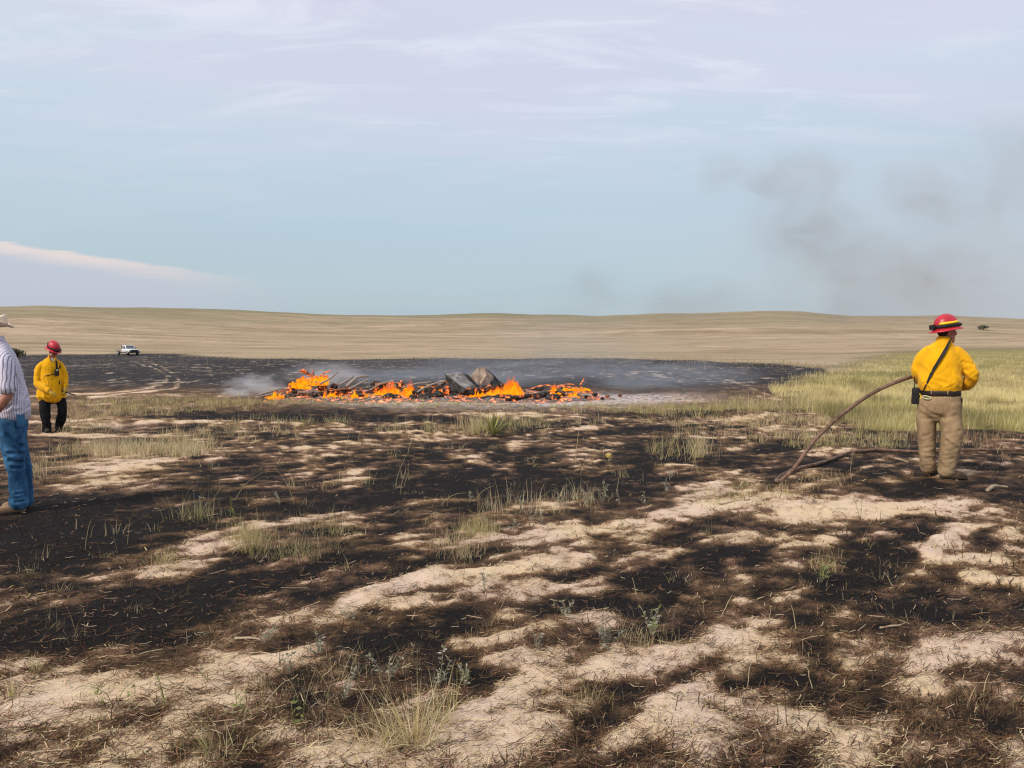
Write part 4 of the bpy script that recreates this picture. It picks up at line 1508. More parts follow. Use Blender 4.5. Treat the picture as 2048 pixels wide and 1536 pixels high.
def boot_geo(heel, toe, h=.15, w=.05):
    heel = np.array(heel, float); toe = np.array(toe, float)
    d = toe - heel; L = np.linalg.norm(d); d /= L
    a = np.cross([0, 0, 1], d)
    up = np.array([0, 0, 1.])
    P = [tube([heel + up * .045, heel + d * L * .3 + up * .05, heel + d * L * .65 + up * .046, heel + d * L * .95 + up * .036],
              [(w * .85, .045), (w * .9, .05), (w, .045), (w * .75, .032)], 14, 3, a, power=2.6)]
    P.append(tube([heel + d * .05 + up * .05, heel + d * .045 + up * h], [(w * .95, .062), (w * .95, .06)], 14, 2, a))
    sole = [tube([heel - d * .005 + up * .012, heel + d * L * .3 + up * .012, heel + d * L * .68 + up * .012, heel + d * (L + .005) + up * .014],
                 [(w * .95, .013), (w * .85, .013), (w * 1.08, .013), (w * .8, .013)], 14, 3, a, power=3)]
    return P, sole


def lathe_helmet(parent, c, M, mats, strip=True):
    """full-brim fire helmet: shell with three ridges, brim, goggle strap, reflective strip"""
    h = empty('helmet'); h.parent = parent
    h.location = c
    h.scale = (1.10, 1.10, 1.08)
    h.rotation_euler = M.to_euler()
    nu = 40
    th = np.linspace(0, 2 * np.pi, nu, endpoint=False)
    prof = [(1.0, -.005), (1.0, .02), (.985, .045), (.93, .075), (.82, .10), (.64, .122), (.40, .136), (.18, .142), (.02, .143)]
    V = []
    for (r, z) in prof:
        for t in th:
            ridge = .006 * math.exp(-((math.sin(t)) / .16) ** 2) * (1 if z > .05 else z / .05)
            V.append(((.128 * r) * math.cos(t) * 1.06, .112 * r * math.sin(t), z + ridge))
    nr = len(prof)
    Q = [[i * nu + j, i * nu + (j + 1) % nu, (i + 1) * nu + (j + 1) % nu, (i + 1) * nu + j] for i in range(nr - 1) for j in range(nu)]
    part_obj('shell', (np.array(V), np.array(Q), []), mats['red'], h)
    V = []
    for (r0, z0) in ((0.98, .004), (1.22, -.006), (1.34, -.016), (1.345, -.022), (1.30, -.020), (.97, -.004)):
        for t in th:
            ext = 1 + .10 * max(0, -math.cos(t)) + .06 * max(0, math.cos(t))
            rr = 1 + (r0 - 1) * ext
            V.append((.136 * rr * math.cos(t), .113 * rr * math.sin(t), z0 - (.010 * max(0, -math.cos(t)) if r0 > 1.1 else 0)))
    Q = [[i * nu + j, i * nu + (j + 1) % nu, (i + 1) * nu + (j + 1) % nu, (i + 1) * nu + j] for i in range(5) for j in range(nu)]
    part_obj('brim', (np.array(V), np.array(Q)[:, ::-1], []), mats['red'], h)

    def band(name, z0, z1, off, mat, t0=0, t1=2 * np.pi, n=48):
        tt = np.linspace(t0, t1, n)
        V = []
        for z in (z0, z1):
            r = np.interp(z, [.02, .045, .075, .10], [1.0, .985, .93, .82])
            for t in tt:
                V.append(((.1357 * r + off) * math.cos(t), (.112 * r + off) * math.sin(t), z))
        Q = [[j, j + 1, n + j + 1, n + j] for j in range(n - 1)]
        o = part_obj(name, (np.array(V), np.array(Q), []), mat, h)
        so = o.modifiers.new('thick', 'SOLIDIFY'); so.thickness = .005; so.offset = 0
        return o
    band('goggle_strap', .010, .042, .008, mats['black'])
    if strip:
        band('reflective_strip', .045, .068, .006, mats['yellow'], -2.55, -.35)
        band('reflective_strip', .045, .068, .006, mats['yellow'], .35, 2.55)
    part_obj('goggles', join([tube([(.125 * math.cos(t) + .024, .125 * math.sin(t) * .9, .022) for t in np.linspace(-.85, .85, 7)], [(.018, .024)] * 7, 10, 2, (0, 0, 1))]), mats['black'], h)
    part_obj('battery_pack', box((-.160, 0, .028), (.045, .07, .05)), mats['black'], h, False, .008)
    return h


FAB_Y = pmat('yellow_fire_shirt', (0.80, 0.405, 0.006), .85, .10, 5, .35, 90, .004, spec=.15, sheen=.1)
FAB_K = pmat('khaki_trousers', (0.335, 0.235, 0.135), .9, .16, 5, .35, 110, .004, spec=.12)
FAB_B = pmat('black_trousers', (0.011, 0.011, 0.014), .9, .2, 5, .3, 110, .004, spec=.15)
FAB_W = pmat('white_undershirt', (0.66, 0.64, 0.60), .9, .06, 5, .2, 90)
SKIN = pmat('tanned_skin', (0.40, 0.18, 0.115), .55, .12, 14, .15, 160, .002, spec=.35, col2=(0.28, 0.10, 0.065))
HAIR = pmat('dark_hair', (0.022, 0.016, 0.012), .8, .3, 40, .5, 200, .004)
BELTM = pmat('dark_leather', (0.022, 0.014, 0.013), .5, .2, 20, .2)
BOOTM = pmat('brown_boot_leather', (0.085, 0.055, 0.035), .75, .25, 14, .3)
BOOTT = pmat('tan_boot_leather', (0.27, 0.165, 0.095), .75, .2, 14, .3)
BOOTD = pmat('dusty_black_boot', (0.045, 0.036, 0.030), .8, .3, 14, .3)
SOLEM = pmat('boot_sole', (0.025, 0.022, 0.02), .9, .2, 10, .2)
REDH = pmat('red_helmet_shell', (0.50, 0.016, 0.032), .38, .12, 6, .05, 30, spec=.5)
REFY = pmat('yellow_reflective_tape', (0.86, 0.60, 0.02), .4, .08, 6, 0)
BLK = pmat('black_webbing', (0.016, 0.015, 0.016), .7, .2, 20, .2)
GLOVE = pmat('yellow_leather_glove', (0.60, 0.40, 0.045), .8, .15, 12, .3)
DENIM = pmat('blue_denim', (0.050, 0.145, 0.270), .9, .22, 6, .35, 140, .004, spec=.12, col2=(0.014, 0.050, 0.115), stretch=(1, 1, .6))
HSET = {'red': REDH, 'black': BLK, 'yellow': REFY}
EYEW = pmat('eye_white', (0.6, 0.58, 0.55), .3, .05, 5, 0)


def surf_y(tree, x, z, y0=-1.0, sgn=1):
    hit = tree.ray_cast(Vector((x, y0, z)), Vector((0, sgn, 0)))
    return hit[0].y if hit[0] is not None else None


def tree_of(me):
    n = len(me.vertices)
    co = np.empty(n * 3, np.float32); me.vertices.foreach_get('co', co)
    return BVHTree.FromPolygons(co.reshape(-1, 3).tolist(), [list(p.vertices) for p in me.polygons])


def ribbon(pts, widths, thick, ws):
    """flat strap along pts; ws = sideways direction"""
    return tube(pts, [(w / 2, thick / 2) for w in widths], 8, 3, ws, True, 4.0)


def place_person(u, v, label, scale=(1, 1, 1)):
    p = ground(u, v)
    az = math.atan2(p.x, p.y)
    t = empty('person', (p.x, p.y, p.z), -az)
    t.scale = scale
    tag(t, label, 'person')
    return t


# ---- firefighter with the hose, seen from behind
def build_right():
    t = place_person(1875, 953, 'person in red helmet, yellow shirt and khaki trousers holding a brown hose', (.885, .95, 1.012))
    S = .001293
    X = lambda zx: (zx - 320) * S
    Z = lambda zy: (1490 - zy) * S
    # trousers
    hips = tube([(0, .02, .965), (0, .02, .90), (0, .02, .82), (0, .02, .74), (.0, .02, .69)], [(.212, .158), (.240, .180), (.254, .192), (.246, .178), (.20, .13)], 28, 3)
    legL = tube([(-.125, .04, .84), (-.142, .05, .68), (-.138, .05, .50), (-.126, .07, .31), (-.115, .09, .14), (-.110, .10, .075)],
                [(.122, .150), (.120, .138), (.106, .118), (.098, .106), (.090, .100), (.090, .100)], 22, 4)
    legR = tube([(.120, .0, .84), (.122, 0, .68), (.146, -.03, .50), (.130, -.03, .32), (.105, -.02, .15), (.096, -.02, .075)],
                [(.128, .155), (.128, .142), (.128, .125), (.116, .112), (.104, .106), (.102, .105)], 22, 4)
    fl = fold_lines([((-.03, -.14, .70), (-.20, -.10, .80), .018, .010), ((-.02, -.12, .66), (-.20, -.06, .66), .016, .008), ((.03, -.13, .67), (.20, -.13, .72), .018, .009),
                     ((.05, -.15, .50), (.24, -.12, .55), .016, .010), ((.04, -.15, .42), (.24, -.10, .46), .015, .009), ((.03, -.14, .30), (.22, -.13, .36), .014, .009),
                     ((.02, -.13, .20), (.20, -.13, .25), .013, .009), ((.0, -.13, .12), (.2, -.13, .16), .012, .008), ((-.22, -.05, .44), (-.06, -.07, .50), .014, .008),
                     ((-.22, -.05, .30), (-.05, -.03, .35), .014, .009), ((-.22, -.03, .20), (-.04, -.02, .22), .013, .009), ((-.20, -.02, .12), (-.04, 0, .13), .012, .008),
                     ((.005, -.2, .92), (.005, -.17, .74), .012, .008)])
    pants = remeshed('trousers', [hips, legL, legR], .011, 5, both(scaled(fl, .55), cloth_folds(.009, 6.5, 11, (1, 1, 2.0), .5, [((.14, -.05, .45), .2, .5), ((-.12, 0, .2), .2, .5), ((.1, -.05, .12), .16, .7)])))
    obj('trousers', pants, FAB_K, t)
    tp = tree_of(pants)
    # shirt
    torso = tube([(0, .02, .960), (0, .02, .990), (-.003, .02, 1.045), (-.005, .02, 1.14), (0, .02, 1.24), (.005, .02, 1.34), (.012, .025, 1.42), (.020, .03, 1.475), (.026, .04, 1.53)],
                 [(.214, .160), (.232, .178), (.250, .190), (.250, .186), (.248, .180), (.240, .168), (.208, .140), (.140, .108), (.082, .080)], 28, 3)
    armL = tube([(-.14, .02, 1.405), (-.200, .03, 1.345), (-.252, .04, 1.26), (-.262, .07, 1.15), (-.225, .19, 1.08), (-.14, .31, 1.05)], [.078, .082, .076, .070, .062, .050], 18, 4)
    armR = tube([(.15, .02, 1.41), (.218, .03, 1.345), (.292, .035, 1.25), (.340, .05, 1.150), (.300, .16, 1.05), (.17, .31, 1.02)], [.078, .086, .082, .080, .070, .052], 18, 4)
    fl = fold_lines([((.20, -.12, 1.12), (.14, -.17, 1.32), .016, .012), ((.22, -.08, 1.05), (.16, -.17, 1.17), .014, .009), ((-.20, -.12, 1.05), (-.13, -.17, 1.10), .013, .010),
                     ((-.12, -.18, 1.12), (.10, -.18, 1.06), .018, .008), ((-.10, -.18, 1.10), (-.18, -.16, .99), .013, .010), ((.05, -.18, 1.0), (.18, -.14, 1.06), .015, .008),
                     ((.25, -.05, 1.22), (.37, 0, 1.18), .013, .008), ((.24, -.06, 1.30), (.35, -.02, 1.27), .014, .007), ((-.05, -.19, 1.01), (.08, -.19, .97), .014, .008)])
    shirt = remeshed('shirt', [torso, armL, armR], .011, 4, both(fl, cloth_folds(.013, 5.0, 21, (1.1, 1.1, 1.7), .8, [((.3, 0, 1.15), .16, .8), ((-.2, -.1, 1.08), .15, .5), ((0, -.1, 1.0), .2, .35)])))
    so = obj('shirt', shirt, FAB_Y, t)
    ts = tree_of(shirt)
    part_obj('collar', tube([(.024, .035, 1.495), (.027, .04, 1.535), (.030, .045, 1.565)], [(.100, .098), (.092, .090), (.084, .082)], 22, 3, (1, 0, 0), False), FAB_Y, so)
    # belt
    part_obj('belt', tube([(0, .02, .930), (0, .02, .955), (0, .02, .978)], [(.236, .183), (.236, .184), (.232, .180)], 30, 2, (1, 0, 0), True, 2.0), BELTM, t)
    for x in (-.095, .085):
        y = surf_y(tp, x, .93)
        part_obj('belt_loop', box((x, .02 - .178 * math.sqrt(max(0, 1 - (x / .23) ** 2)) - .004, .963), (.012, .006, .055)), FAB_K, t, False)
    # body under the clothes
    P, M = head_geo((.050, .055, 1.630), R(33), R(-4), 0, 1.04)
    P.append(tube([(.028, .035, 1.45), (.034, .045, 1.55), (.045, .052, 1.62)], [.068, .066, .064], 14, 2))
    P.append(tube([(0, .02, .72), (0, .02, .95), (0, .02, 1.15), (0, .02, 1.32), (.012, .025, 1.41), (.02, .03, 1.47)], [(.17, .11), (.19, .13), (.20, .14), (.19, .13), (.15, .10), (.08, .07)], 20, 2))
    for s_, leg in ((-1, [(-.12, .04, .78), (-.138, .05, .50), (-.12, .09, .06)]), (1, [(.12, 0, .78), (.146, -.03, .50), (.098, -.02, .06)])):
        P.append(tube(leg, [.085, .065, .045], 12, 3))
    P.append(tube([(-.13, .02, 1.38), (-.195, .03, 1.32), (-.262, .07, 1.15), (-.14, .31, 1.05), (-.11, .345, 1.045)], [.055, .058, .046, .030, .028], 12, 3))
    P.append(tube([(.14, .02, 1.38), (.212, .03, 1.32), (.338, .05, 1.155), (.17, .31, 1.02), (.135, .34, 1.015)], [.055, .06, .05, .031, .028], 12, 3))
    P += hand_geo((-.115, .34, 1.045), (.8, .6, .1), (.5, -.7, .3), 1, .75)
    P += hand_geo((.145, .335, 1.015), (-.8, .6, .15), (-.5, -.7, .3), -1, .75)
    body = remeshed('body', P, .0075, 2)
    obj('body', body, SKIN, t)
    Mn = np.array(M)
    hc = np.array((.050, .055, 1.630))
    part_obj('hair', ellipsoid(hc + Mn @ np.array((-.022, 0, .018)), (.088, .081, .088), Mn, 20, 12), HAIR, t)
    for k in (-1, 1):
        part_obj('eye', ellipsoid(hc + Mn @ np.array((.088, k * .032, .012)), (.010, .012, .009)), EYEW, t)
    lathe_helmet(t, hc + Mn @ np.array((-.004, 0, .045)), Matrix.Rotation(R(33), 3, 'Z') @ Matrix.Rotation(R(-7), 3, 'Y'), HSET)
    # cross-body strap down to the radio
    pts = []
    for (x, z) in [(.085, 1.535), (.060, 1.48), (.020, 1.40), (-.030, 1.315), (-.075, 1.23), (-.110, 1.15), (-.140, 1.08), (-.168, 1.01), (-.19, .975)]:
        y = surf_y(ts, x, z)
        pts.append((x, (y if y is not None else -.15) - .005, z))
    pts = [(.105, .05, 1.545)] + pts
    part_obj('radio_strap', ribbon(pts, [.06, .07, .076, .076, .07, .058, .045, .03, .026, .026], .008, (.75, 0, .65)), BLK, t)
    r = empty('radio_pouch', (X(112), -.02, Z(785))); r.parent = t
    part_obj('pouch', box((0, 0, 0), (.105, .08, .185), None, .92), BLK, r, False, .015)
    part_obj('antenna', tube([(-.018, 0, .08), (-.019, 0, .14), (-.022, 0, .215)], [.007, .006, .005], 8, 2), BLK, r)
    part_obj('pouch_flap', box((.002, -.036, .045), (.08, .012, .07)), BLK, r, False, .006)
    part_obj('cord', tube([(.03, -.03, .05), (.055, -.04, .0), (.045, -.04, -.03), (.07, -.06, -.015)], [.005] * 4, 6, 4), REFY, r)
    ring = []
    for k in range(13):
        a = k / 12 * 2 * math.pi
        x, z = X(205) + .048 * math.cos(a), Z(790) + .017 * math.sin(a) - .12 * .048 * math.cos(a)
        ring.append((x, .02 - .19 * math.sqrt(max(0, 1 - (x / .25) ** 2)) - .016, z))
    part_obj('carabiner', tube(ring, [.005] * 13, 6, 2, (0, 1, 0), False), pmat('pale_green_clip', (0.55, 0.62, 0.36), .4, .1, 5, 0), t)
    part_obj('hip_holder', box((X(502), -.02, Z(818)), (.03, .05, .065)), BLK, t, False, .008)
    # boots
    for (heel, toe) in (((-.13, .06, 0), (-.03, .30, 0)), ((.045, -.05, 0), (.315, .03, 0))):
        P_, S_ = boot_geo(heel, toe, .17, .056)
        b = obj('boot', remeshed('boot', P_, .009, 3), BOOTM, t)
        part_obj('sole', join(S_), SOLEM, b)
    return t


# ---- firefighter looking down, facing the camera
def build_left():
    t = place_person(106, 862, 'person in red helmet, yellow jacket and black trousers looking down at the ground', (.765, .86, .945))
    S = .0014
    hips = tube([(-.01, .03, .92), (0, .03, .80), (.0, .03, .70), (.0, .03, .62)], [(.20, .15), (.24, .17), (.245, .165), (.17, .11)], 24, 3)
    legL = tube([(-.135, .02, .78), (-.150, .0, .60), (-.155, -.03, .42), (-.140, -.03, .24), (-.128, -.02, .10), (-.126, -.02, .05)], [(.125, .14), (.125, .13), (.115, .115), (.10, .105), (.098, .105), (.10, .11)], 20, 4)
    legR = tube([(.145, .03, .78), (.190, .03, .60), (.212, .03, .42), (.180, .12, .25), (.135, .20, .12), (.12, .22, .07)], [(.125, .14), (.115, .125), (.105, .112), (.098, .105), (.092, .10), (.094, .10)], 20, 4)
    obj('trousers', remeshed('trousers', [hips, legL, legR], .012, 4, cloth_folds(.016, 5, 31, (1, 1, 2), .5, [((-.13, 0, .15), .2, .8), ((.15, .1, .2), .2, .8)])), FAB_B, t)
    torso = tube([(-.020, .02, .705), (-.018, .02, .80), (-.012, .02, .92), (-.005, .01, 1.06), (0, 0, 1.20), (.004, -.02, 1.30), (.012, -.035, 1.375), (.024, -.045, 1.43), (.034, -.06, 1.475)],
                 [(.318, .215), (.296, .205), (.268, .195), (.244, .185), (.236, .172), (.222, .155), (.190, .13), (.135, .108), (.085, .085)], 28, 3)
    armR_ = tube([(-.12, -.03, 1.36), (-.205, -.02, 1.31), (-.268, 0, 1.20), (-.275, .0, 1.05), (-.262, -.04, .96), (-.17, -.17, .90), (-.06, -.28, .835)], [.075, .082, .084, .084, .084, .072, .056], 18, 4)
    armL_ = tube([(.13, -.03, 1.36), (.200, -.02, 1.31), (.255, 0, 1.20), (.285, .0, 1.06), (.292, -.05, .97), (.290, -.11, .905)], [.075, .080, .080, .075, .066, .054], 18, 4)
    drape = lambda co, no: .008 * np.sin(np.arctan2(co[:, 1], co[:, 0]) * 11 + 3 * co[:, 2]) * sstep(1.0 - co[:, 2], 0, .28) * (np.abs(co[:, 1] - .02) > .0)
    fl = fold_lines([((-.17, -.10, 1.20), (-.10, -.17, .98), .016, .010), ((-.20, -.10, 1.03), (-.33, -.05, 1.06), .014, .010), ((-.20, -.12, .96), (-.33, -.03, .98), .014, .010), ((-.13, -.22, .92), (-.10, -.2, .82), .014, .009),
                     ((.0, -.19, 1.3), (-.01, -.2, .75), .010, .008), ((.06, -.2, 1.0), (.09, -.2, .75), .018, .012), ((-.12, -.2, .85), (-.14, -.2, .73), .018, .010)])
    jk = remeshed('jacket', [torso, armR_, armL_], .011, 4, both(fl, drape, cloth_folds(.014, 5, 41, (1.1, 1.1, 1.4), .6, [((-.27, 0, 1.0), .18, .7), ((.28, 0, 1.05), .15, .6)])))
    jo = obj('jacket', jk, FAB_Y, t)
    tj = tree_of(jk)
    for s_ in (-1, 1):
        a = np.array((.034, -.06, 1.47))
        part_obj('collar', tube([a + np.array((s_ * .075, .05, .035)), a + np.array((s_ * .080, -.03, .025)), a + np.array((s_ * .060, -.085, -.005)), a + np.array((s_ * .045, -.10, -.055))], [(.012, .035), (.012, .038), (.012, .034), (.008, .016)], 8, 3, (1, 0, 0)), FAB_Y, jo)
    part_obj('undershirt', tube([(.034, -.060, 1.42), (.036, -.066, 1.455), (.038, -.070, 1.475)], [(.080, .090), (.078, .088), (.070, .078)], 20, 2), FAB_W, t)
    hc = np.array((.055, -.105, 1.600))
    yaw = R(-90 + 34)
    P, M = head_geo(hc, yaw, R(27))
    P.append(tube([(.02, -.03, 1.38), (.034, -.06, 1.48), (.045, -.085, 1.56)], [.07, .064, .064], 14, 2))
    P.append(tube([(0, .03, .68), (0, .02, .95), (0, 0, 1.18), (.01, -.03, 1.36), (.02, -.04, 1.42)], [(.16, .11), (.18, .13), (.18, .13), (.14, .10), (.08, .07)], 20, 2))
    P.append(tube([(-.135, .02, .74), (-.155, -.03, .42), (-.126, -.02, .06)], [.085, .068, .045], 12, 3))
    P.append(tube([(.145, .03, .74), (.212, .03, .42), (.12, .22, .07)], [.085, .068, .045], 12, 3))
    P.append(tube([(-.12, -.03, 1.34), (-.195, -.01, 1.28), (-.268, 0, 1.0), (-.06, -.28, .835), (-.02, -.31, .815)], [.045, .048, .045, .03, .028], 12, 3))
    P.append(tube([(.12, -.03, 1.34), (.195, -.01, 1.28), (.28, 0, 1.05), (.29, -.11, .905), (.287, -.13, .87)], [.055, .058, .048, .03, .028], 12, 3))
    obj('body', remeshed('body', P, .0075, 2), SKIN, t)
    Mn = np.array(M)
    part_obj('hair', ellipsoid(hc + Mn @ np.array((-.024, 0, .016)), (.088, .081, .090), Mn, 20, 12), HAIR, t)
    part_obj('eye_band', tube([hc + Mn @ np.array(q) for q in ((.02, -.083, .018), (.075, -.066, .014), (.104, -.035, .010), (.112, 0, .014), (.104, .035, .010), (.075, .066, .014), (.02, .083, .018))], [(.006, .006), (.010, .008), (.006, .018), (.005, .006), (.006, .018), (.010, .008), (.006, .006)], 8, 3, (1, 0, 0)), DARKPL, t)  # dark band across the eyes, narrowing back to the ears
    lathe_helmet(t, hc + Mn @ np.array((-.010, 0, .062)), Matrix.Rotation(yaw, 3, 'Z') @ Matrix.Rotation(R(22), 3, 'Y'), HSET, False)
    g1 = remeshed('glove', hand_geo((-.045, -.295, .825), (.85, -.35, -.35), (.2, .3, -1), 1, .65, 1.15), .006, 2)
    obj('glove', g1, GLOVE, t)
    g2 = remeshed('glove', hand_geo((.288, -.125, .885), (-.05, -.25, -1), (-.6, .6, 0), -1, .9, 1.15), .006, 2)
    obj('glove', g2, GLOVE, t)
    # chest harness with radio
    def onj(x, z, off=.006):
        y = surf_y(tj, x, z, -1.5)
        return (x, (y if y is not None else -.17) - off, z)
    part_obj('harness_strap', ribbon([onj(.108, 1.42), onj(.115, 1.36), onj(.120, 1.29), onj(.125, 1.24)], [.04, .045, .045, .04], .008, (1, 0, 0)), BLK, t)
    part_obj('harness_strap', ribbon([onj(-.14, 1.12), onj(-.06, 1.135), onj(.02, 1.15), onj(.09, 1.165)], [.02] * 4, .006, (0, 0, 1)), BELTM, t)
    part_obj('harness_strap', ribbon([onj(.14, 1.24), onj(.18, 1.28), onj(.21, 1.32)], [.02] * 3, .006, (0, 0, 1)), BLK, t)
    c = onj(.115, 1.19, .035)
    r = empty('chest_radio', c); r.parent = t
    part_obj('pouch', box((0, 0, 0), (.105, .06, .13), None, .85), BLK, r, False, .014)
    part_obj('display', box((.015, -.034, .045), (.03, .012, .035)), pmat('pale_display', (0.52, 0.55, 0.45), .3, .1, 5, 0), r, False, .003)
    part_obj('antenna', tube([(.04, 0, .06), (.06, 0, .12), (.085, .005, .19)], [.006, .005, .004], 6, 2), BLK, r)
    part_obj('key_tag', tube([onj(.165, 1.03, .012), onj(.166, .99, .014), onj(.168, .965, .014)], [.006, .014, .012], 8, 2), BELTM, t)
    for k, z in enumerate((1.30, 1.18, 1.06, .94, .82)):
        x = .002
        part_obj('button', ellipsoid(onj(x, z, .004), (.009, .006, .009), None, 10, 6), BELTM, jo)
    for (heel, toe) in (((-.128, .05, 0), (-.118, -.22, 0)), ((.135, .26, .0), (.085, .0, 0))):
        P_, S_ = boot_geo(heel, toe, .17, .056)
        b = obj('boot', remeshed('boot', P_, .009, 3), BOOTD, t)
        part_obj('sole', join(S_), SOLEM, b)
    # rod in the gloved hand
    M0 = t.matrix_basis if False else Matrix.LocRotScale(Vector(t.location), t.rotation_euler.to_quaternion(), t.scale)
    P = [M0 @ Vector(q) for q in ((.20, -.10, .83), (.285, -.16, .80), (.38, -.20, .765), (.50, -.26, .735))]
    o = part_obj('hand_tool', tube([p - P[0] for p in P], [.013, .013, .012, .010], 8, 3), BLK)
    o.location = P[0]
    tag(o, 'thin dark rod in the gloved hand of the person in black trousers', 'tool')
    return t


# ---- man in straw hat at the edge of the frame, facing left
def plaid():
    m, T = new_mat('white_plaid_shirt')
    out = T.n('ShaderNodeOutputMaterial')
    b = T.n('ShaderNodeBsdfPrincipled'); T.l(b.outputs[0], out.inputs[0])
    P = T.n('ShaderNodeTexCoord').outputs['Object']
    sp = T.n('ShaderNodeSeparateXYZ'); T.l(P, sp.inputs[0])
    w = T.noise(P, 4, 2)
    # threads follow the cloth: across (angle round the trunk) and down
    ang = T.math('ARCTAN2', T.math('SUBTRACT', sp.outputs[0], 0.02), sp.outputs[1])
    across = T.math('MULTIPLY_ADD', w, .06, T.math('MULTIPLY', ang, .2))
    down = T.math('MULTIPLY_ADD', w, .03, T.math('MULTIPLY_ADD', sp.outputs[0], .25, sp.outputs[2]))

    def lines(c, per, duty):
        f = T.math('FRACT', T.math('DIVIDE', c, per))
        d = T.math('ABSOLUTE', T.math('SUBTRACT', f, .5))
        return T.smooth(d, duty, duty * .55)
    c = T.mix(T.math('MULTIPLY', lines(down, .024, .20), .35), (0.70, 0.68, 0.76), (0.36, 0.32, 0.46))
    c = T.mix(T.math('MULTIPLY', lines(across, .024, .22), .80), c, (0.16, 0.13, 0.24))
    T.l(c, b.inputs['Base Color'])
    b.inputs['Roughness'].default_value = .9
    b.inputs['Specular IOR Level'].default_value = .15
    return m


def build_man():
    t = place_person(38, 1024, 'person in straw hat, white plaid shirt and blue jeans facing away from the fire crew', (.81, .92, .968))
    k = -18 / 206.0          # local x was measured from photo column 10

    def K(pts):
        return [(p[0] + k, p[1], p[2]) for p in pts]
    hips = tube(K([(.030, .05, 1.07), (.030, .05, 1.0), (.035, .05, .90), (.04, .05, .80), (.05, .05, .72)]), [(.165, .20), (.172, .205), (.178, .21), (.165, .20), (.11, .15)], 26, 3)
    legN = tube(K([(.040, -.05, .92), (.045, -.06, .76), (.060, -.06, .56), (.078, -.05, .40), (.088, -.05, .22), (.088, -.05, .12), (.088, -.05, .09)]), [(.148, .12), (.138, .11), (.108, .10), (.088, .09), (.092, .092), (.100, .098), (.104, .10)], 22, 4)
    legF = tube(K([(.050, .15, .92), (.075, .16, .76), (.115, .17, .56), (.150, .18, .40), (.150, .18, .20), (.150, .18, .07)]), [(.140, .12), (.125, .11), (.10, .10), (.088, .088), (.09, .09), (.098, .098)], 22, 4)
    fl = fold_lines([((-.02 + k, -.18, .80), (.15 + k, -.14, .66), .016, .011), ((-.05 + k, -.17, .62), (.15 + k, -.14, .60), .015, .010), ((0 + k, -.15, .54), (.15 + k, -.13, .51), .014, .010), ((0 + k, -.15, .47), (.15 + k, -.13, .45), .013, .008),
                     ((0 + k, -.15, .20), (.18 + k, -.13, .215), .010, .010), ((0 + k, -.15, .12), (.18 + k, -.13, .13), .010, .008), ((.17 + k, -.1, .86), (.12 + k, -.15, .74), .018, .012), ((.08 + k, -.16, .95), (.10 + k, -.16, .80), .010, .007)])
    obj('jeans', remeshed('jeans', [hips, legN, legF], .011, 4, both(scaled(fl, 1.35), cloth_folds(.013, 7, 61, (1, 1, 2.2), .5, [((.07 + k, -.05, .5), .2, .5), ((.09 + k, -.05, .12), .15, .8)]))), DENIM, t)
    part_obj('back_pocket', box((.135 + k, -.165, .93), (.10, .012, .13), np.array(Matrix.Rotation(R(38), 3, 'Z'))), DENIM, t, False, .004)
    part_obj('belt', tube(K([(.030, .05, 1.035), (.030, .05, 1.075)]), [(.178, .215), (.176, .212)], 26, 1), BELTM, t)
    torso = tube(K([(.055, .05, .965), (.055, .05, 1.03), (.052, .05, 1.10), (.032, .05, 1.22), (.012, .05, 1.36), (-.006, .05, 1.48), (-.022, .05, 1.57), (-.045, .05, 1.645), (-.066, .05, 1.70)]),
                 [(.182, .235), (.190, .238), (.186, .235), (.172, .228), (.164, .226), (.148, .215), (.125, .180), (.095, .120), (.070, .078)], 28, 3)
    slN = tube(K([(-.02, -.09, 1.56), (-.015, -.17, 1.50), (.0, -.215, 1.40), (.012, -.235, 1.30), (.014, -.24, 1.245)]), [.085, .098, .096, .092, .094], 18, 4)
    slF = tube(K([(-.02, .19, 1.56), (.03, .27, 1.48), (.06, .32, 1.38), (.07, .335, 1.28)]), [.085, .095, .090, .088], 18, 4)
    fl = fold_lines([((.08 + k, -.17, 1.08), (.22 + k, -.05, 1.16), .016, .014), ((.10 + k, -.17, 1.02), (.24 + k, -.05, 1.06), .016, .012), ((.10 + k, -.15, 1.40), (.16 + k, -.10, 1.22), .016, .011), ((.0 + k, -.18, 1.05), (.1 + k, -.18, 1.12), .014, .010), ((.06 + k, -.18, 1.5), (.12 + k, -.15, 1.36), .014, .009)])
    sh = remeshed('shirt', [torso, slN, slF], .011, 4, both(fl, cloth_folds(.014, 5, 71, (1.1, 1.1, 1.5), .7, [((.12 + k, 0, 1.08), .18, .6)])))
    so = obj('shirt', sh, plaid(), t)
    part_obj('collar', tube(K([(-.060, .05, 1.675), (-.070, .05, 1.715), (-.078, .05, 1.745)]), [(.085, .092), (.078, .084), (.074, .08)], 20, 2, (1, 0, 0), False), sh.materials[0], so)
    hc = np.array((-.150 + k, .05, 1.795))
    yaw = R(168)
    P, M = head_geo(hc, yaw, R(6))
    P.append(tube(K([(-.06, .05, 1.60), (-.095, .05, 1.69), (-.135, .05, 1.77)]), [.072, .066, .066], 14, 2))
    P.append(tube(K([(.04, .05, .80), (.03, .05, 1.05), (.02, .05, 1.3), (-.01, .05, 1.5), (-.045, .05, 1.6)]), [(.12, .16), (.13, .17), (.125, .17), (.11, .15), (.07, .08)], 20, 2))
    P.append(tube(K([(.040, -.05, .86), (.070, -.055, .50), (.088, -.05, .06)]), [.09, .068, .045], 12, 3))
    P.append(tube(K([(.050, .15, .86), (.13, .175, .50), (.15, .18, .06)]), [.09, .068, .045], 12, 3))
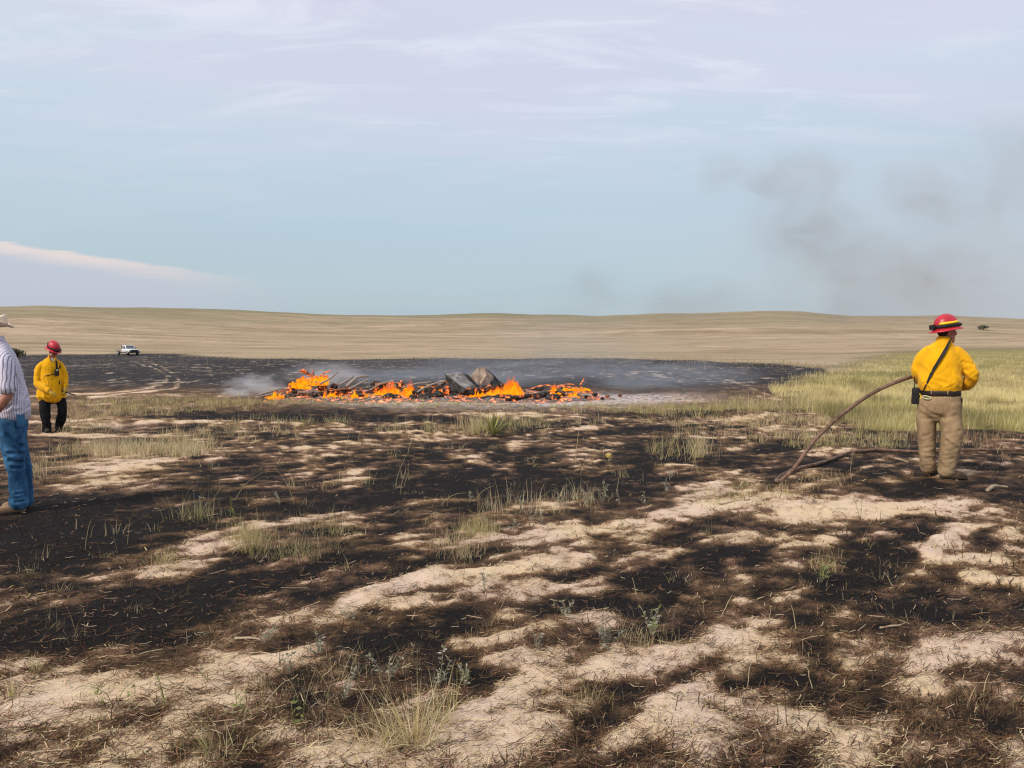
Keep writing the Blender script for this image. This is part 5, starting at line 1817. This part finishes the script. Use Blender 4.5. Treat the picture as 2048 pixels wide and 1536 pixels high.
    P.append(tube(K([(-.02, -.09, 1.54), (-.01, -.18, 1.48), (.012, -.235, 1.30), (.030, -.245, 1.215), (-.03, -.25, 1.12), (-.115, -.22, 1.01), (-.14, -.21, .985)]), [.055, .062, .058, .054, .050, .036, .03], 14, 4))
    P.append(tube(K([(-.02, .19, 1.54), (.03, .27, 1.46), (.07, .335, 1.24), (-.04, .33, 1.10), (-.14, .28, 1.02)]), [.055, .06, .05, .042, .03], 14, 4))
    P += hand_geo((-.14 + k, -.21, .985), (-.6, .25, -.75), (.2, 1, 0), 1, .3)
    P += hand_geo((-.14 + k, .28, 1.02), (-.6, -.25, -.75), (.2, -1, 0), -1, .3)
    obj('body', remeshed('body', P, .0075, 2), SKIN, t)
    Mn = np.array(M)
    part_obj('hair', ellipsoid(hc + Mn @ np.array((-.024, 0, .012)), (.088, .082, .092), Mn, 20, 12), HAIR, t)
    for s_ in (-1, 1):
        part_obj('eye', ellipsoid(hc + Mn @ np.array((.088, s_ * .032, .012)), (.010, .012, .009)), EYEW, t)
    # straw hat
    st = pmat('woven_straw', (0.80, 0.66, 0.50), .85, .12, 55, .25, 130, .004)
    h = empty('straw_hat', hc + np.array((.085, 0, .055))); h.parent = t
    h.rotation_euler = (Matrix.Rotation(yaw, 3, 'Z') @ Matrix.Rotation(R(2), 3, 'Y')).to_euler()
    nu = 36
    th = np.linspace(0, 2 * np.pi, nu, endpoint=False)
    V = []
    prof = [(1.0, 0), (1.0, .03), (.99, .06), (.97, .085), (.90, .105), (.70, .100), (.35, .088), (.02, .086)]
    for (r, z) in prof:
        for a in th:
            V.append((.108 * r * math.cos(a), .088 * r * math.sin(a), z + (.018 * math.cos(a * 2) if .1 < r < .95 and z > .08 else 0)))
    Q = [[i * nu + j, i * nu + (j + 1) % nu, (i + 1) * nu + (j + 1) % nu, (i + 1) * nu + j] for i in range(len(prof) - 1) for j in range(nu)]
    part_obj('crown', (np.array(V), np.array(Q), []), st, h)
    V = []
    for (r, z0) in ((.96, .004), (1.30, -.004), (1.62, -.002), (1.64, -.008), (1.30, -.012), (.96, -.004)):
        for a in th:
            curl = .055 * abs(math.sin(a)) ** 2 * max(0, r - 1.0) / .6
            V.append((.112 * (1 + (r - 1) * .92) * math.cos(a), .092 * (1 + (r - 1) * 1.05) * math.sin(a), z0 + curl - .012 * math.cos(a) ** 2 * max(0, r - 1)))
    Q = [[i * nu + j, i * nu + (j + 1) % nu, (i + 1) * nu + (j + 1) % nu, (i + 1) * nu + j] for i in range(5) for j in range(nu)]
    part_obj('brim', (np.array(V), np.array(Q)[:, ::-1], []), st, h)
    part_obj('hat_band', tube([(0, 0, .006), (0, 0, .028)], [(.111, .091), (.111, .091)], 36, 1, (1, 0, 0), False), pmat('tan_hat_band', (0.30, 0.22, 0.14), .8, .2, 30, .2), h)
    for (heel, toe) in (((.135 + k, -.05, 0), (-.15 + k, -.04, 0)), ((.20 + k, .18, 0), (-.08 + k, .20, 0))):
        P_, S_ = boot_geo(heel, toe, .2, .052)
        b = obj('boot', remeshed('boot', P_, .009, 3), BOOTT, t)
        part_obj('sole', join(S_), SOLEM, b)
    return t


PERSON_R = build_right()
PERSON_L = build_left()
PERSON_M = build_man()


# ------------------------------------------------------------------ fire hose
def build_hose():
    pr = Vector(PERSON_R.location)
    M0 = Matrix.LocRotScale(pr, PERSON_R.rotation_euler.to_quaternion(), PERSON_R.scale)
    pts = []
    for (u, v) in [(2330, 912), (2180, 908), (2048, 905), (1940, 905), (1850, 908), (1790, 906), (1745, 903), (1700, 910), (1650, 929), (1600, 942), (1570, 953), (1553, 966), (1560, 968)]:
        pts.append(ground(u, v, .034))
    d0 = pts[-1].y
    d1 = (M0 @ Vector((-.30, .02, 1.12))).y
    for i, (u, v) in enumerate([(1590, 934), (1630, 880), (1680, 832), (1740, 789), (1790, 765)]):
        t = (i + 1) / 6.0
        pts.append(at_depth(u, v, d0 + (d1 - d0) * t))
    pts += [M0 @ Vector(q) for q in ((-.315, .10, 1.125), (-.24, .23, 1.115), (-.12, .345, 1.08), (0, .42, 1.055), (.12, .46, 1.05))]
    n_g = 13
    dense = catmull(pts, 10)
    for k in range((n_g - 1) * 10):
        dense[k, 2] = max(dense[k, 2], gz(dense[k, 0], dense[k, 1]) + .032)
    zz = dense[:(n_g - 1) * 10, 2].copy()
    for k in range(1, len(zz) - 1):
        dense[k, 2] = max(zz[k], (zz[max(0, k - 3):k + 4]).mean())
    g = tube([Vector(p) - pts[0] for p in dense], [.0215] * len(dense), 12, 1, (0, 0, 1))
    m = pmat('brown_hose_jacket', (0.175, 0.105, 0.072), .75, .25, 14, .3, 240, .002, spec=.25)
    h = part_obj('fire_hose', g, m)
    h.location = pts[0]
    tag(h, 'brown fire hose running along the ground and up to the person in khaki trousers', 'hose')
    a = pts[-1] - pts[0]; d = (M0.to_3x3() @ Vector((.95, .3, -.02))).normalized()
    part_obj('nozzle', tube([a - d * .02, a + d * .05, a + d * .10, a + d * .2], [.028, .03, .022, .02], 12, 2), DARKPL, h)


build_hose()


# ------------------------------------------------------------------ single plants
def where(u, v):
    if v < 960:
        return 'in the broken ground towards the fire'
    if u < 700:
        return 'on the bare sand with small straw tufts' if v >= 1300 else 'in the wide black area by the person in jeans'
    if u > 1800:
        return 'around the pale patch beyond the long black streak' if v < 1240 else 'by the dark burnt corner'
    if v >= 1250:
        return 'around the bleached straw clumps' if u < 1300 else 'on the near pale mounds'
    return 'along the bright sand streaks' if u < 1300 else 'between the black hollow and the hose'


def tuft(name, u, v, n, hh, cols, label, cat, group=None, spread=.5, wid=.0032, rad=.03, lean=.45, curve=.9):
    p = ground(u, v)
    a = RNG.uniform(0, 2 * np.pi, n)
    r = np.abs(RNG.normal(0, rad, n))
    base = np.stack([np.cos(a) * r, np.sin(a) * r, np.full(n, -.02)], 1)
    ci = RNG.integers(0, len(cols), n)
    c = np.concatenate([jit(cols[i], 1, .15) for i in ci])
    hg = hh * RNG.uniform(.45, 1.1, n)
    d = p.y
    part = blades(base, hg, np.full(n, wid) * RNG.uniform(.7, 1.3, n) * max(1, d / 7), np.abs(RNG.normal(lean, spread * .5, n)), a + RNG.normal(0, .5, n), c, curve, tipcol=np.clip(c * 1.15 + .02, 0, .85), seg=4)
    o = blade_obj(name, [part], GRASS)
    o.location = p
    tag(o, label, cat, group)
    return o


STRAWY = [(0.60, 0.49, 0.27), (0.50, 0.41, 0.20), (0.42, 0.37, 0.16), (0.66, 0.56, 0.36)]
GREENY = [(0.30, 0.29, 0.10), (0.40, 0.35, 0.15), (0.22, 0.23, 0.08), (0.50, 0.42, 0.22)]
tuft('bunchgrass', 830, 1490, 150, .33, STRAWY, 'large clump of long bleached straw-coloured grass on pale sand', 'grass clump', None, .6, .0030, .06, .40, 1.0)
tuft('bunchgrass', 745, 1505, 70, .22, STRAWY, 'smaller tangled straw clump beside the large bleached clump', 'grass clump', None, .7, .0028, .06, .6, 1.0)
tuft('bunchgrass', 880, 1440, 60, .26, STRAWY, 'thin upright straw clump behind the large bleached clump', 'grass clump', None, .4, .0028, .06, .25, .8)
tuft('bunchgrass', 500, 1088, 170, .22, GREENY, 'round arching yellow-green clump on the pale mound at mid distance', 'grass clump', None, .7, .0032, .06, .75, .8)
tuft('bunchgrass', 660, 1060, 70, .16, GREENY, 'low green-tipped clump over a black burnt hollow', 'grass clump', None, .7, .003, .06, .7, .8)
tuft('bunchgrass', 960, 1070, 140, .15, GREENY, 'short dense yellow-green clump on a bright sand streak', 'grass clump', None, .7, .003, .09, .6, .8)
tuft('bunchgrass', 330, 1120, 50, .16, GREENY, 'sparse green clump left over at the edge of a sand streak', 'grass clump', None, .6, .003, .05, .5, .8)
tuft('bunchgrass', 1395, 915, 60, .42, STRAWY, 'tall feathery tan clump in the burnt ground left of the hose', 'grass clump', None, .4, .003, .06, .25, .6)
tuft('bunchgrass', 290, 905, 160, .38, STRAWY, 'wide stand of pale dry grass behind the person in the plaid shirt', 'grass clump', None, .4, .0032, .22, .2, .5)
tuft('bunchgrass', 1770, 893, 90, .14, GREENY, 'low green clump beside the hump of the hose', 'grass clump', None, .7, .003, .07, .6, .7)
tuft('bunchgrass', 950, 868, 60, .42, STRAWY, 'upright dry grass clump growing against the spiky green plant', 'grass clump', None, .3, .003, .05, .12, .4)
tuft('bunchgrass', 70, 1345, 14, .13, [(0.52, 0.50, 0.22), (0.45, 0.40, 0.2)], 'few short green-yellow blades on the edge of the bare sand', 'grass clump', None, .4, .004, .02, .25, .5)
tuft('bunchgrass', 22, 1400, 16, .16, STRAWY, 'small straw tuft standing alone on the bare pink sand', 'grass clump', None, .3, .005, .006, .2, .5)
tuft('bunchgrass', 430, 1520, 40, .2, GREENY, 'wispy green tuft rising from sand with thin stalks', 'grass clump', None, .5, .003, .07, .35, .6)
tuft('bunchgrass', 1940, 1400, 60, .14, [(0.2, 0.13, 0.07), (0.30, 0.22, 0.12)], 'scorched brown tuft on the dark burnt corner', 'grass clump', None, .6, .003, .06, .5, .7)


def yucca():
    p = ground(985, 872)
    t = empty('yucca', p)
    tag(t, 'spiky green narrow-leaved plant standing alone in the burnt ground', 'plant')
    m = vcol_mat('spiky_leaf', trans=.15)
    g = np.random.default_rng(4)
    for k in range(64):
        az = g.uniform(0, 2 * np.pi)
        el = R(g.uniform(6, 80))
        L = g.uniform(.40, .62) * (.85 + .25 * math.cos(el))
        d = np.array([math.cos(az) * math.cos(el), math.sin(az) * math.cos(el), math.sin(el)])
        s = np.cross(d, [0, 0, 1]); s /= np.linalg.norm(s) + 1e-6
        n = np.cross(s, d)
        V = []
        for tt, w in ((0.0, .010), (.3, .011), (.7, .007)):
            c = d * L * tt + np.array([0, 0, -.06 * L * tt * tt]) + np.array([0, 0, .02])
            V += [c - s * w, c - n * w * .4, c + s * w]
        V.append(d * L + np.array([0, 0, -.06 * L + .02]))
        Q = [[3 * i + j, 3 * i + j + 1, 3 * i + j + 4, 3 * i + j + 3] for i in range(2) for j in range(2)]
        T_ = [[6, 7, 9], [7, 8, 9]]
        me = mesh_np('leaf', np.array(V), [np.array(Q), np.array(T_)], True)
        c0 = np.array([(.20, .225, .07), (.29, .29, .10), (.42, .37, .17)][int(g.integers(0, 3))]) * g.uniform(.8, 1.25)
        cattr(me, 'Col', np.tile(c0, (len(V), 1)))
        obj('leaf', me, m, t)
    part_obj('crown_base', ellipsoid((0, 0, .02), (.06, .06, .045)), BARK, t)


yucca()


def weed(name, u, v, h, nbr, leafc, stemc, label, group=None, leafn=26, heads=False, seed=0, spread=.35, cat='weed'):
    p = ground(u, v)
    g = np.random.default_rng(seed + int(u) * 7 + int(v))
    t = empty(name, p)
    tag(t, label, cat, group)
    sp = []
    LV, LQ, LC = [], [], []
    o = 0
    for b in range(nbr):
        az = g.uniform(0, 6.28); le = abs(g.normal(.2, spread))
        hh = h * g.uniform(.6, 1.0)
        d = np.array([math.cos(az) * math.sin(le), math.sin(az) * math.sin(le), math.cos(le)])
        q = [np.array([0, 0, -.015]), d * hh * .5 + g.normal(0, .008, 3), d * hh + g.normal(0, .015, 3)]
        rr = .0016 * max(1, p.y / 6.5)
        sp.append(tube(q, [rr * 1.3, rr, rr * .7], 5, 2, (1, 0, 0), False))
        for k in range(leafn):
            tt = g.uniform(.30 if not heads else .65, 1.0)
            c = np.array(q[0]) * (1 - tt) + np.array(q[2]) * tt
            dd = g.normal(0, 1, 3); dd[2] = abs(dd[2]) * .7; dd /= np.linalg.norm(dd)
            L = g.uniform(.012, .032) * (h / .2) ** .5
            s = np.cross(dd, g.normal(0, 1, 3)); s /= np.linalg.norm(s) + 1e-6
            w = L * g.uniform(.14, .26)
            LV += [c, c + dd * L * .5 + s * w, c + dd * L, c + dd * L * .5 - s * w]
            LQ.append([o, o + 1, o + 2, o + 3]); o += 4
            cc = np.clip(np.array(leafc[int(g.integers(0, len(leafc)))]) * g.uniform(.75, 1.25), .01, .8)
            LC += [cc] * 4
    V, Q, T_ = join(sp)
    me = mesh_np('stem', V, [Q, T_]); cattr(me, 'Col', np.tile(np.array(stemc), (len(V), 1)))
    obj('stem', me, STRAW, t)
    if LV:
        me = mesh_np('foliage', np.array(LV), [np.array(LQ)]); cattr(me, 'Col', np.array(LC))
        f = obj('foliage', me, GRASS, t)
        f['kind'] = 'stuff'
    return t


SAGE = [(0.28, 0.28, 0.20), (0.36, 0.35, 0.26), (0.22, 0.23, 0.15), (0.45, 0.43, 0.35)]
LGRN = [(0.24, 0.27, 0.09), (0.33, 0.34, 0.13), (0.18, 0.21, 0.07)]
GS = (0.30, 0.26, 0.18)
weed('green_weed', 1640, 1165, .20, 4, LGRN, GS, 'single bright green leafy weed on the brown burnt streak', seed=3)
weed('green_weed', 1305, 1275, .20, 6, SAGE + LGRN, GS, 'spreading grey-green weed at the foot of the black charred hollow', seed=5)
weed('green_weed', 1215, 1290, .14, 8, SAGE, GS, 'low tangle of grey weed stems beside the charred hollow', seed=6, spread=.7)
weed('sage_weed', 775, 1360, .15, 4, SAGE, GS, 'bushy grey-green weed behind the bleached straw clumps', seed=1)
weed('sage_weed', 875, 1375, .17, 3, SAGE, GS, 'upright pale grey weed at the black char edge above the large straw clump', seed=2)
weed('sage_weed', 930, 1375, .13, 4, LGRN + SAGE, GS, 'small star-leaved green weed on the black char above the large straw clump', seed=4)
weed('sage_weed', 640, 1310, .13, 4, SAGE, GS, 'grey weed at the end of a dark burnt strip', seed=8)
SG = [(1030, 1060), (1060, 1045), (1085, 1050), (1040, 1020), (1180, 1000), (1205, 1005), (1240, 1010), (1330, 985), (1290, 1010), (1120, 1010), (940, 1005), (1340, 960), (1210, 985), (1100, 880), (560, 1010), (400, 1025), (700, 1240), (970, 1180), (1130, 1240), (530, 1290), (580, 1350), (690, 1400), (1075, 1300)]
for i, (u, v) in enumerate(SG):
    weed('sage_weed', u, v, .12 + .05 * ((i * 37) % 10) / 10, 3, SAGE, GS, 'small pale grey-green weed ' + where(u, v), 'small grey weeds', 18, False, i)
for i, (u, v) in enumerate([(470, 1050), (405, 1045), (460, 1035), (1650, 880), (230, 1420), (330, 1420), (600, 1460), (480, 1440), (1240, 1070), (1720, 1040)]):
    weed('green_stalk', u, v, .20, 2, LGRN, (0.22, 0.20, 0.09), 'thin green stalk with few leaves ' + where(u, v), 'thin green stalks', 9, False, 40 + i, .2)


def stalk(name, u, v, h, az, lean, col, label, cat, group, r=.0022, curve=.6, wig=.01, seed=0):
    p = ground(u, v)
    g = np.random.default_rng(seed)
    pts = []
    for t in np.linspace(0, 1, 5):
        a = lean * (1 + curve * t)
        pts.append(np.array([math.cos(az) * math.sin(a) * h * t, math.sin(az) * math.sin(a) * h * t, math.cos(a) * h * t - .015]) + g.normal(0, wig * h * t, 3))
    rr = r * max(.8, p.y / 7)
    me_g = tube(pts, [rr * 1.2, rr * 1.1, rr, rr * .85, rr * .5], 5, 2, (1, 0, 0), False)
    me = mesh_np(name, me_g[0], [me_g[1], me_g[2]])
    cattr(me, 'Col', np.tile(np.clip(np.array(col) * g.uniform(.8, 1.25), .004, .8), (len(me_g[0]), 1)))
    o = obj(name, me, STRAW)
    o.location = p
    tag(o, label, cat, group)
    return o


def stalks():
    g = np.random.default_rng(77)
    B = (0.055, 0.036, 0.026)
    # dark burnt stems on the near sand, read off the photo
    for i, (u, v, hp) in enumerate([(1555, 1450, 70), (1575, 1452, 90), (1600, 1440, 60), (1612, 1455, 75), (1572, 1410, 60), (1402, 1420, 50), (1416, 1418, 40), (1350, 1420, 60), (1740, 1460, 60), (1700, 1490, 50),
                                    (1900, 1110, 50), (1912, 1112, 58), (1925, 1115, 52), (1980, 1130, 56), (1960, 1105, 40), (1890, 1080, 40), (620, 1370, 80), (560, 1330, 50), (684, 1270, 60), (706, 1290, 50), (222, 1440, 60),
                                    (80, 1310, 80), (95, 1290, 60), (1560, 1000, 40), (1440, 1060, 40), (1950, 1380, 70), (1930, 1360, 80), (2000, 1395, 60), (1760, 1050, 40), (1655, 1000, 36), (1610, 1395, 60), (700, 1130, 40), (1225, 1390, 60), (1120, 1430, 50)]):
        y = ground(u, v).y
        stalk('burnt_stem', u, v, hp * y / FPX * .85, g.uniform(0, 6.28), abs(g.normal(.12, .22)), B, 'thin blackened upright stem ' + where(u, v), 'burnt stem', 'blackened stems on the sand', .0022, .4, .03, i)
    # pale stubs and stalks over the char
    for i in range(48):
        u = g.uniform(20, 2030); v = 900 + 600 * g.uniform(0, 1) ** 1.3
        y = flat(u, v)[1]
        h = g.uniform(.06, .20)
        stalk('straw_stalk', u, v, h, g.uniform(0, 6.28), abs(g.normal(.3, .35)), (0.50, 0.40, 0.25), 'single pale straw stalk ' + where(u, v), 'straw stalk', 'single straw stalks', .0022, .5, .03, 100 + i)
    # tall grass stems at mid distance
    for i, (u, v, hp, le) in enumerate([(470, 1000, 80, .35), (590, 1010, 90, -.2), (800, 990, 60, .1), (790, 975, 70, .15), (950, 1000, 50, .4), (1160, 950, 70, .2), (1180, 930, 60, .3), (1150, 930, 90, .05), (255, 1090, 60, .05), (170, 1100, 70, .1),
                                        (690, 910, 60, .1), (815, 910, 60, .15), (715, 890, 40, .1), (880, 1010, 60, .5), (1330, 920, 60, .2), (1420, 910, 70, .1), (1700, 950, 60, .05), (1640, 1040, 60, .1), (1690, 1060, 50, .1), (780, 1190, 40, .2), (1000, 1220, 50, .2)]):
        y = ground(u, v).y
        stalk('grass_stem', u, v, hp * y / FPX, 0.0 if le > 0 else math.pi, abs(le), (0.45, 0.37, 0.21), 'tall thin bleached grass stem ' + where(u, v), 'grass stem', 'tall bleached grass stems', .0018, 1.2, .01, 300 + i)


stalks()


# ------------------------------------------------------------------ small loose things
def lump(name, u, v, r, mat, label, cat, sq=(1, 1, .7), seed=1):
    p = ground(u, v)
    bm = bmesh.new()
    bmesh.ops.create_icosphere(bm, subdivisions=3, radius=1)
    for vt in bm.verts:
        q = np.array(vt.co) * 1.6 + seed * 5.1
        f = .8 + .4 * float(vn3(q[:1], q[1:2], q[2:3], seed)[0])
        vt.co = Vector((vt.co.x * sq[0], vt.co.y * sq[1], vt.co.z * sq[2])) * f * r
    for f_ in bm.faces:
        f_.smooth = True
    me = bpy.data.meshes.new(name); bm.to_mesh(me); bm.free()
    o = obj(name, me, mat); o.location = p + Vector((0, 0, r * sq[2] * .55))
    tag(o, label, cat)


lump('yellow_gourd', 1218, 914, .048, pmat('yellow_rind', (0.38, 0.27, 0.08), .6, .2, 8, .2), 'small rounded yellow object lying on the burnt ground', 'gourd', (1.1, 1, .8), 2)
WOODP = pmat('pale_split_wood', (0.38, 0.30, 0.20), .9, .25, 12, .4, 60, .004, stretch=(.3, 3, 3))
for (u0, v0, u1, v1, r, lab) in [(1790, 919, 1816, 927, .016, 'pale split wood piece lying behind the legs of the person in khaki trousers'), (1975, 984, 2012, 978, .022, 'yellowish flat wood piece on the dark ground beside the boots'),
                                 (470, 1279, 525, 1284, .008, 'pale dry twig lying on the near burnt streak'), (1760, 1258, 1810, 1250, .008, 'bent pale twig lying on the near brown char'), (1440, 1010, 1500, 1000, .012, 'sandy grey stick lying on pale ground left of the hose')]:
    a, b = ground(u0, v0, r * .8), ground(u1, v1, r * .8)
    log('wood_piece', a, b, r, WOODP, lab, 'wood', None, .08, .6, .2, 7)


# ------------------------------------------------------------------ smoke
def smoke_mat(name, col, dens, seed, nscale=1.6, lo=.38, hi=.72, aniso=0.2):
    m, T = new_mat(name)
    out = T.n('ShaderNodeOutputMaterial')
    P = T.n('ShaderNodeTexCoord').outputs['Object']
    ln = T.n('ShaderNodeVectorMath', operation='LENGTH'); T.l(P, ln.inputs[0])
    n = T.noise(T.mapping(P, (1, 1, 1), (0, 0, 0), (seed * 3.1, seed * 1.7, seed)), nscale, 4, .6, .6)
    # ragged edge: the noise eats into the puff from outside
    e = T.math('MULTIPLY_ADD', T.math('SUBTRACT', n, .5), -1.2, ln.outputs['Value'])
    k = T.math('MULTIPLY', T.smooth(e, .85, .15), T.smooth(ln.outputs['Value'], .99, .6))
    k = T.math('MULTIPLY', k, T.smooth(n, lo, hi, .25, 1.0))
    sc = T.n('ShaderNodeVolumeScatter'); sc.inputs['Color'].default_value = (*col, 1); sc.inputs['Anisotropy'].default_value = aniso
    ab = T.n('ShaderNodeVolumeAbsorption'); ab.inputs['Color'].default_value = (*col, 1)
    d = T.math('MULTIPLY', k, dens)
    T.l(d, sc.inputs['Density']); T.l(d, ab.inputs['Density'])
    ad = T.n('ShaderNodeAddShader'); T.l(sc.outputs[0], ad.inputs[0]); T.l(ab.outputs[0], ad.inputs[1])
    T.l(ad.outputs[0], out.inputs['Volume'])
    return m


_ico = None


def puff(u, v, ru, rv, y, tau, col, label, seed, dep=None, nscale=1.6):
    """tau = optical depth through the middle"""
    sc = y / FPX
    rx, rz = ru * sc, rv * sc
    ry = dep if dep is not None else (rx + rz) * .5
    m = smoke_mat('smoke_%d' % seed, col, tau / (1.1 * ry), seed, nscale)
    bm = bmesh.new(); bmesh.ops.create_icosphere(bm, subdivisions=3, radius=1.0)
    me = bpy.data.meshes.new('smoke'); bm.to_mesh(me); bm.free()
    o = obj('smoke', me, m)
    o.location = at_depth(u, v, y)
    o.scale = (rx, ry, rz)
    tag(o, label, 'smoke', None, 'stuff')
    return o


DK, WT, GY = (0.52, 0.46, 0.44), (0.93, 0.97, 0.998), (0.64, 0.71, 0.80)
SMOKE = True
if SMOKE:
    puff(510, 770, 95, 34, 21.9, 1.3, WT, 'whitish blue smoke at the left end of the pile', 1, .8, 2.2)
    puff(470, 785, 48, 14, 21.7, 1.4, WT, 'low wisp of white smoke on the grass beside the boards', 2, .5, 2.2)
    puff(650, 750, 120, 36, 23.4, 1.1, WT, 'thin white smoke among the dead branches', 3, .9, 2.0)
    puff(900, 746, 460, 44, 26.5, 1.1, GY, 'bluish smoke haze lying behind the burning pile', 4, 2.2, 2.2)
    puff(1330, 753, 280, 50, 26.0, 1.0, GY, 'bluish smoke haze drifting over the ash to the side of the pile', 5, 2.0, 2.2)
    puff(1140, 700, 360, 100, 30.0, .36, GY, 'thin smoke veil rising in front of the far hills', 6, 3.0, 1.8)
    PL = ['lowest one above the fire', 'dark round one at the top of the plume', 'faint one ahead of the dark round one', 'dark one in the middle of the plume', 'round one over the green field', 'broad one low over the hills', 'broad one above the person with the hose', 'tall one at the far side of the plume', 'thin one below the dark round one', 'thin low one along the hilltop']
    for i, (u, v, ru, rv, y, tau) in enumerate([
            (1180, 580, 120, 85, 29, .12), (1590, 365, 150, 115, 34, .30), (1450, 345, 95, 80, 34, .14), (1665, 480, 150, 130, 34, .32), (1845, 385, 150, 115, 36, .26),
            (1720, 580, 270, 130, 33, .26), (1900, 540, 260, 150, 36, .24), (2030, 340, 150, 210, 37, .20), (1570, 480, 140, 130, 34, .14), (1390, 610, 200, 80, 31, .14)]):
        puff(u, v, ru, rv, y, tau * 2.2, DK, 'brownish smoke puff drifting in the sky, ' + PL[i], 20 + i, None, 1.5)
